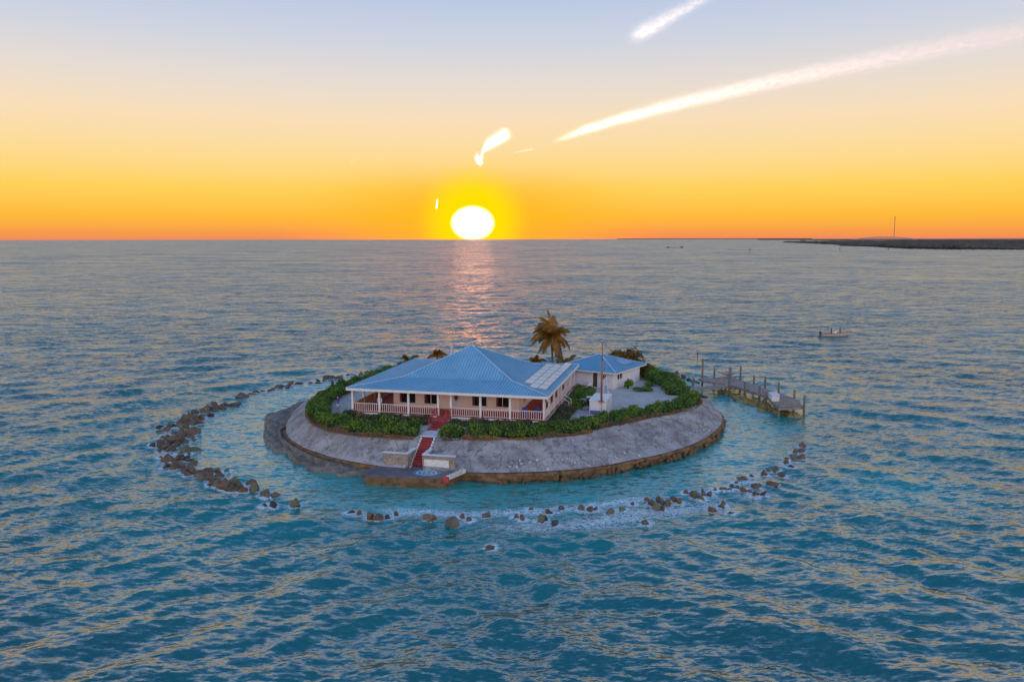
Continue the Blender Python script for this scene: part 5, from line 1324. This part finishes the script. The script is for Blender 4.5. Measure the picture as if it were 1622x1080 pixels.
rel = lambda poly: [(x - 34, y - 112) for x, y in poly]
deck_poly = [(29.2, 123.0), (29.5, 120.8), (32.4, 118.1), (33.7, 114.2), (35.3, 108.5), (34.4, 100.8), (38.0, 101.7), (38.7, 107.0), (34.8, 124.2)]
# convex pieces for the plank clipper
for pc, an in (([(32.4, 118.1), (33.7, 114.2), (37.3, 113.4), (34.8, 124.2), (29.2, 123.0), (29.5, 120.8)], R(100)), ([(33.7, 114.2), (35.3, 108.5), (38.45, 108.1), (37.3, 113.4)], R(100)), ([(35.3, 108.5), (34.4, 100.8), (38.0, 101.7), (38.7, 107.0), (38.45, 108.1)], R(84))):
    o = planks(rel(pc), an, 0.22, DZ - 0.06, DZ).build('deck_boards', m_deck, dock); o['kind'] = 'stuff'
mb = MB()
edge = [(29.5, 120.8), (32.4, 118.1), (33.7, 114.2), (35.3, 108.5), (34.4, 100.8), (38.0, 101.7), (38.7, 107.0), (34.8, 124.2), (29.2, 123.0), (29.5, 120.8)]
for a, b2 in zip(rel(edge)[:-1], rel(edge)[1:]):
    mb = MB(); mb.bar((*a, DZ - 0.19), (*b2, DZ - 0.19), 0.09, 0.24); mb.build('edge_beam', m_deck, dock)
posts = [(29.86, 123.27, 4.32), (31.74, 123.29, 2.98), (31.82, 114.93, 4.27), (34.36, 123.59, 2.66), (35.28, 121.35, 3.44), (36.52, 118.56, 2.5), (37.17, 115.24, 2.86), (38.03, 111.86, 2.65), (38.60, 107.09, 2.43), (37.85, 101.3, 2.86), (33.55, 112.96, 2.4), (35.02, 110.92, 2.27), (35.1, 108.14, 1.97), (34.35, 100.7, 1.0), (32.2, 118.3, 1.0)]
for x, y, zt in posts:
    mb = MB(); mb.tube([(x - 34, y - 112, -2.0), (x - 34, y - 112, zt - 0.04), (x - 34, y - 112, zt)], [0.16, 0.145, 0.12], 10); mb.build('piling', m_post, dock, smooth=True)
mb = MB(); mb.tube([(36.78 - 34, 116.6 - 112, DZ), (36.78 - 34, 116.6 - 112, 2.9)], 0.03, 6); mb.box(2.68, 2.88, 4.5, 4.7, 2.85, 2.98); mb.build('lamp_pole', m_grey, dock)
o = planks(rel([(26.0, 113.9), (26.5, 115.6), (32.5, 118.2), (32.1, 116.0)]), R(23), 0.24, DZ - 0.06, DZ + 0.003).build('ramp_boards', m_deck, dock); o['kind'] = 'stuff'
for a, b2 in zip(rel([(26.0, 113.9), (26.5, 115.6)]), rel([(32.1, 116.0), (32.5, 118.2)])):
    mb = MB(); mb.bar((*a, DZ - 0.17), (*b2, DZ - 0.17), 0.08, 0.2); mb.build('edge_beam', m_deck, dock)
# end gate
for (xa, ya, xb, yb) in [(34.5, 100.72, 37.2, 101.45)]:
    mb = MB(); d_ = Vector((xb - xa, yb - ya, 0)); 
    for t_ in (0.0, 1.0): mb.bar((xa - 34 + d_.x * t_, ya - 112 + d_.y * t_, DZ - 0.25), (xa - 34 + d_.x * t_, ya - 112 + d_.y * t_, DZ + 0.95), 0.14, 0.14)
    mb.build('gate_post', m_deck, dock)
    for zz in (DZ - 0.12, DZ + 0.25, DZ + 0.62, DZ + 0.9):
        mb = MB(); mb.bar((xa - 34, ya - 112, zz), (xb - 34, yb - 112, zz), 0.06, 0.17); mb.build('gate_rail', m_deck, dock)
# rubble below the dock
k = 0
for i in range(46):
    t_ = rs.random(); x = 31.5 + (36.3 - 31.5) * t_ + rs.gauss(0, 0.7); y = 117.5 + (101.0 - 117.5) * t_ + rs.gauss(0, 0.8)
    s = rs.uniform(0.35, 0.85)
    if i == 0: gold_me = [rock_mesh('rubble_rock', 120 + j, m_gold, 2, 0.45) for j in range(4)]
    o = link_mesh('rubble_rock', rs.choice(gold_me), None, (x, y, 0.02), (rs.uniform(0, 1), 0, rs.uniform(0, 6)), (s, s, s * 0.55))
    tag(o, 'rubble rock under the dock deck with golden light painted in', 'rock', 'golden rocks under the dock')
# hammock, paddle, kayaks, dock box
hm_ = empty('hammock', (33.6, 122.6, 0), 0, 'grey net hammock slung between two posts at the far end of the dock', 'hammock')
mb = MB(); n_ = 12; vs = []; fs_ = []
A_ = Vector((-1.75, 0.85, 2.6)); B_ = Vector((1.6, -1.1, 2.75))
for i in range(n_ + 1):
    t_ = i / n_; c_ = A_.lerp(B_, t_); sag = 1.0 * 4 * t_ * (1 - t_); wv = 0.05 + 0.4 * math.sin(math.pi * t_)
    sd = Vector((0.5, 0.86, 0))
    for s_ in (-1, 0, 1): vs.append(c_ + sd * wv * s_ + Vector((0, 0, -sag * 0.75 - (0.18 * math.sin(math.pi * t_) if s_ == 0 else 0))))
for i in range(n_):
    for j in range(2): fs_.append((i * 3 + j, i * 3 + j + 1, (i + 1) * 3 + j + 1, (i + 1) * 3 + j))
mb.add(vs, fs_); o = mb.build('net', M('hammock_net', (0.22, 0.20, 0.18), (0.3, 0.27, 0.25), 4, 0.9), hm_, smooth=True); so_ = o.modifiers.new('solid', 'SOLIDIFY'); so_.thickness = 0.02
pd = empty('kayak_paddle', (31.9, 119.6, DZ), 0.4, 'bright orange paddle leaning on the dock by the second piling', 'paddle')
m_or = M('orange_plastic', (0.75, 0.13, 0.03), (0.85, 0.20, 0.05), 3, 0.45)
mb = MB(); mb.tube([(-0.3, 0, 0.0), (0.75, 0, 1.7)], 0.035, 8); mb.build('shaft', m_or, pd)
for (a, b2) in (((-0.38, 0, -0.02), (-0.12, 0, 0.3)), ((0.6, 0, 1.42), (0.88, 0, 1.9))):
    mb = MB(); mb.bar(a, b2, 0.17, 0.03, up=(0, 1, 0)); mb.build('blade', m_or, pd, bevel=0.01)
def kayak(label, x, y, z, rz, L_, col):
    e = empty('kayak', (x, y, z), rz, label, 'kayak', 'kayaks beside the dock ramp')
    n_, k_ = 18, 14; V = []
    for i in range(n_ + 1):
        t_ = i / n_ * 2 - 1; wv = 0.36 * (1 - abs(t_) ** 2.4) + 0.02; rk = 0.16 * abs(t_) ** 3
        for j in range(k_):
            a = 2 * math.pi * j / k_; V.append((t_ * L_ / 2, wv * math.cos(a), 0.18 + rk + (0.17 if math.sin(a) < 0 else 0.11) * math.sin(a) * (1 - abs(t_) ** 3)))
    F_ = [(i * k_ + j, i * k_ + (j + 1) % k_, (i + 1) * k_ + (j + 1) % k_, (i + 1) * k_ + j) for i in range(n_) for j in range(k_)]
    mb = MB(); mb.add(V, F_ + [tuple(range(k_))[::-1], tuple(range(n_ * k_, (n_ + 1) * k_))]); mb.build('hull', col, e, smooth=True)
    mb = MB(); mb.tube([(0, 0, 0.27), (0, 0, 0.305)], 0.24, 16); o = mb.build('cockpit', m_black, e); o.scale = (1.7, 1, 1)
    mb = MB(); mb.bar((-0.35, 0, 0.33), (-0.42, 0, 0.5), 0.36, 0.05); mb.build('seat_back', m_black, e)
m_kb = M('blue_kayak_plastic', (0.05, 0.17, 0.55), (0.08, 0.24, 0.65), 3, 0.35)
m_kw = M('pale_kayak_plastic', (0.55, 0.62, 0.72), (0.62, 0.70, 0.78), 3, 0.35)
kayak('blue kayak on the shore apron nearest the dock ramp', 25.3, 110.4, 1.75, R(-70), 3.4, m_kb)
kayak('pale blue and white kayak lying beside the blue one', 24.5, 110.0, 1.95, R(-70), 3.4, m_kw)
kayak('black kayak farther down the shore apron', 26.0, 106.9, 1.45, R(-72), 3.0, m_black)
db = empty('dock_box', (35.55, 106.3, DZ), R(-8), 'pale grey storage box with sloping lid near the dock end', 'storage box')
mb = MB(); mb.box(-0.5, 0.5, -1.2, 1.2, 0, 0.72); mb.build('box', m_white, db, bevel=0.03)
mb = MB(); mb.add([(-0.55, -1.25, 0.70), (0.55, -1.25, 0.82), (0.55, 1.25, 0.82), (-0.55, 1.25, 0.70), (-0.55, -1.25, 0.78), (0.55, -1.25, 0.90), (0.55, 1.25, 0.90), (-0.55, 1.25, 0.78)], [(3, 2, 1, 0), (4, 5, 6, 7), (0, 1, 5, 4), (1, 2, 6, 5), (2, 3, 7, 6), (3, 0, 4, 7)]); mb.build('lid', m_cap, db, bevel=0.02)
# posts of the low rope fence by the path to the dock
for i, (x, y) in enumerate([(22.0, 121.5), (22.8, 119.0), (23.4, 116.6), (24.0, 114.2)]):
    e = empty('path_post', (x, y, 2.0), 0, f'thin dark post {nth(i + 1)} from the far end of the path to the dock', 'post', 'posts beside the dock path')
    mb = MB(); mb.tube([(0, 0, -0.6), (0, 0, 1.25)], 0.05, 6); mb.build('shaft', m_post, e)
    mb = MB(); mb.tube([(0, 0, 1.22), (0, 0, 1.32)], [0.07, 0.03], 6); mb.build('cap', m_post, e)
e = empty('mooring_pile', (27.9, 121.0, 0), 0, 'short dark mooring pile in the water behind the path', 'post'); mb = MB(); mb.tube([(0, 0, -2), (0, 0, 1.5)], 0.16, 8); mb.build('shaft', m_post, e); mb = MB(); mb.tube([(0, 0, 1.5), (0, 0, 1.6)], [0.17, 0.06], 8); mb.build('cap', m_black, e)
e = empty('marker_stake', (35.2, 149.6, 0), 0, 'thin marker stake in the sea behind the tallest dock piling', 'marker'); mb = MB(); mb.tube([(0, 0, -2), (0, 0, 1.5)], 0.06, 6); mb.build('stake', m_pile, e); mb = MB(); mb.box(-0.12, 0.12, -0.03, 0.03, 1.2, 1.5); mb.build('day_board', m_pile, e)

# ------------------------------------------------------------------ people
def person(label, loc, rz, height, skin, top, bottom, hair, pose, hat=None, shorts=True):
    """one continuous skinned body; faces take the clothing material by region"""
    P_ = pose
    joints = dict(pelvis=(0, 0, .53), spine=(0, .01, .64), chest=(0, .0, .76), neck=(0, .0, .845), head=(0, -.015, .90), crown=(0, -.005, .965),
                  hipL=(-.05, 0, .51), kneeL=(-.06, -.01, .28), ankL=(-.06, .01, .045), toeL=(-.065, -.075, .018),
                  hipR=(.05, 0, .51), kneeR=(.06, -.02, .28), ankR=(.065, .0, .045), toeR=(.075, -.085, .018),
                  shL=(-.095, .0, .805), elL=(-.125, .02, .64), wrL=(-.12, -.03, .49), hdL=(-.115, -.045, .435),
                  shR=(.095, .0, .805), elR=(.125, .02, .64), wrR=(.12, -.03, .49), hdR=(.115, -.045, .435))
    joints.update(P_)
    rad_ = dict(pelvis=.072, spine=.066, chest=.075, neck=.028, head=.046, crown=.036, hipL=.052, kneeL=.034, ankL=.021, toeL=.018, hipR=.052, kneeR=.034, ankR=.021, toeR=.018,
                shL=.036, elL=.025, wrL=.017, hdL=.018, shR=.036, elR=.025, wrR=.017, hdR=.018)
    ed = [('pelvis', 'spine'), ('spine', 'chest'), ('chest', 'neck'), ('neck', 'head'), ('head', 'crown'), ('pelvis', 'hipL'), ('hipL', 'kneeL'), ('kneeL', 'ankL'), ('ankL', 'toeL'), ('pelvis', 'hipR'), ('hipR', 'kneeR'), ('kneeR', 'ankR'), ('ankR', 'toeR'),
          ('chest', 'shL'), ('shL', 'elL'), ('elL', 'wrL'), ('wrL', 'hdL'), ('chest', 'shR'), ('shR', 'elR'), ('elR', 'wrR'), ('wrR', 'hdR')]
    names = list(joints); ix = {n: i for i, n in enumerate(names)}
    me = bpy.data.meshes.new('body_skeleton'); me.from_pydata([Vector(joints[n]) * height for n in names], [(ix[a], ix[b2]) for a, b2 in ed], [])
    tmp = bpy.data.objects.new('tmp_body', me); COL.objects.link(tmp)
    tmp.modifiers.new('skin', 'SKIN'); sv = me.skin_vertices[0].data
    for n in names: sv[ix[n]].radius = (rad_[n] * height,) * 2
    sv[ix['pelvis']].use_root = True
    tmp.modifiers.new('sub', 'SUBSURF').levels = 2; tmp.modifiers['sub'].render_levels = 2
    dg = bpy.context.evaluated_depsgraph_get(); fin = bpy.data.meshes.new_from_object(tmp.evaluated_get(dg)); fin.name = 'person'
    bpy.data.objects.remove(tmp); bpy.data.meshes.remove(me)
    fin.materials.clear()
    for m in (skin, top, bottom): fin.materials.append(m)
    for pg in fin.polygons:
        c = pg.center / height
        arm = max(abs(c.x) - 0.10, 0) 
        if c.z > 0.86: mi = 0
        elif c.z > 0.545: mi = 0 if (abs(c.x) > 0.105 and c.z < 0.70) or c.y < -0.09 else 1
        elif c.z > (0.33 if shorts else 0.06): mi = 0 if abs(c.x) > 0.105 else 2
        else: mi = 0
        pg.material_index = mi; pg.use_smooth = True
    o = link_mesh('person', fin, None, loc, (0, 0, rz)); tag(o, label, 'person')
    # hair
    hv = MB(); c_ = Vector(joints['head']).lerp(Vector(joints['crown']), 0.55) * height
    bv, bf = ico_np(2)
    q = [(c_.x + v[0] * .050 * height, c_.y + .006 * height + v[1] * .055 * height, c_.z + v[2] * .058 * height) for v in bv]
    keep = [tuple(f_) for f_ in bf if np.mean([bv[i][2] for i in f_]) > 0.05 or np.mean([bv[i][1] for i in f_]) > 0.35]
    hv.add(q, keep); hv.build('hair', hair, o, smooth=True)
    if hat:
        hb = MB(); z_ = c_.z + .018 * height
        hb.tube([(c_.x, c_.y, z_), (c_.x, c_.y, z_ + .05 * height), (c_.x, c_.y, z_ + .062 * height)], [.062 * height, .055 * height, .02 * height], 14)
        hb.tube([(c_.x, c_.y - .02 * height, z_), (c_.x, c_.y - .02 * height, z_ + .006 * height)], .09 * height, 16); hb.build('hat', hat, o, smooth=True)
    return o
m_skin = M('skin', (0.42, 0.22, 0.14), (0.48, 0.26, 0.17), 3, 0.55)
m_shirt = M('royal_blue_shirt', (0.02, 0.06, 0.45), (0.03, 0.08, 0.55), 5, 0.8)
m_shorts = M('white_shorts', (0.62, 0.60, 0.62), (0.70, 0.68, 0.70), 5, 0.8)
m_dark = M('dark_clothes', (0.025, 0.028, 0.04), (0.05, 0.05, 0.065), 5, 0.85)
m_hair = M('brown_hair', (0.06, 0.035, 0.02), (0.09, 0.05, 0.03), 9, 0.6)
m_cap_o = M('orange_cap', (0.5, 0.14, 0.04), (0.58, 0.19, 0.06), 5, 0.8)
hold = dict(elR=(.13, -.02, .66), wrR=(.07, -.13, .70), hdR=(.05, -.17, .72), elL=(-.13, -.02, .66), wrL=(-.06, -.13, .69), hdL=(-.03, -.17, .71))
person('person in blue shirt, white shorts and orange cap standing on the left path', (-20.25, 90.9, 3.07), R(60), 1.75, m_skin, m_shirt, m_shorts, m_hair, hold, hat=m_cap_o)
person('person in dark clothes standing behind the left hedge', (-23.6, 103.2, 3.0), R(160), 1.75, m_skin, m_dark, m_dark, m_hair, {}, shorts=False)

# ------------------------------------------------------------------ boat with two people
bt = empty('motor_boat', (76.6, 187.4, 0), R(4), 'small pale open motor boat with canopy crossing the sea at right', 'boat')
m_hull = M('cream_hull', (0.46, 0.41, 0.34), (0.54, 0.48, 0.40), 1.0, 0.4)
n_, k_ = 24, 9; V = []; L_ = 7.0
for i in range(n_ + 1):
    t_ = i / n_; x = -L_ / 2 + L_ * t_
    bw = 1.15 * (1 - max(0, (t_ - 0.45) / 0.55) ** 2.2) + 0.03
    sheer = 0.62 + 0.42 * t_ ** 2.2
    kz = -0.35 + 0.75 * max(0, (t_ - 0.6) / 0.4) ** 2.4
    for j in range(k_):
        a = j / (k_ - 1) * 2 - 1
        V.append((x + 0.35 * t_ * abs(a) ** 3, bw * math.copysign(abs(a) ** 0.6, a), kz + (sheer - kz) * abs(a) ** 2.2))
F_ = [(i * k_ + j, i * k_ + j + 1, (i + 1) * k_ + j + 1, (i + 1) * k_ + j) for i in range(n_) for j in range(k_ - 1)]
mb = MB(); mb.add(V, F_ + [tuple(range(k_))]); o = mb.build('hull', m_hull, bt, smooth=True); o.modifiers.new('solid', 'SOLIDIFY').thickness = 0.06
mb = MB(); 
for i in range(n_):
    for j in (0, k_ - 1): mb.bar(V[i * k_ + j], V[(i + 1) * k_ + j], 0.12, 0.09)
mb.build('gunwale', m_darkwood, bt)
mb = MB(); vs = []
for i in range(n_ + 1):
    t_ = i / n_; bw = 1.0 * (1 - max(0, (t_ - 0.45) / 0.5) ** 2.2) 
    bw = max(bw, 0.02); vs += [(-L_ / 2 + L_ * t_ * 0.95, -bw, 0.22 + 0.1 * t_), (-L_ / 2 + L_ * t_ * 0.95, bw, 0.22 + 0.1 * t_)]
mb.add(vs, [(2 * i, 2 * i + 2, 2 * i + 3, 2 * i + 1) for i in range(n_)]); mb.build('deck', m_white, bt)
mb = MB(); mb.box(-0.6, 0.2, -0.4, 0.4, 0.25, 1.15); mb.add([(-0.1, -0.4, 1.15), (0.2, -0.4, 1.15), (0.2, 0.4, 1.15), (-0.1, 0.4, 1.15), (-0.05, -0.36, 1.5), (-0.02, -0.36, 1.5), (-0.02, 0.36, 1.5), (-0.05, 0.36, 1.5)], [(4, 5, 6, 7), (0, 1, 5, 4), (1, 2, 6, 5), (2, 3, 7, 6), (3, 0, 4, 7)]); mb.build('console', m_white, bt, bevel=0.03)
mb = MB()
for sx in (-1.1, 0.6):
    for sy in (-0.75, 0.75): mb.tube([(sx, sy, 0.4), (sx * 0.9, sy * 0.9, 2.05)], 0.035, 6)
mb.build('canopy_frame', m_alu, bt)
mb = MB(); mb.box(-1.6, 0.95, -0.95, 0.95, 2.05, 2.12); mb.build('canopy', m_grey, bt, bevel=0.03)
mb = MB(); mb.box(-3.85, -3.5, -0.22, 0.22, 0.35, 1.15); mb.box(-3.75, -3.58, -0.08, 0.08, -0.5, 0.35); mb.build('outboard_motor', m_black, bt, bevel=0.05)
bx = lambda x, y: (76.6 + math.cos(R(4)) * x - math.sin(R(4)) * y, 187.4 + math.sin(R(4)) * x + math.cos(R(4)) * y, 0.27)
person('person in dark clothes standing at the boat console', bx(-0.95, 0.1), R(90), 1.72, m_skin, m_dark, m_dark, m_hair, hold, shorts=False)
person('person in dark clothes standing in the bow of the boat', bx(1.1, 0.0), R(110), 1.72, m_skin, m_dark, m_dark, m_hair, {}, shorts=False)
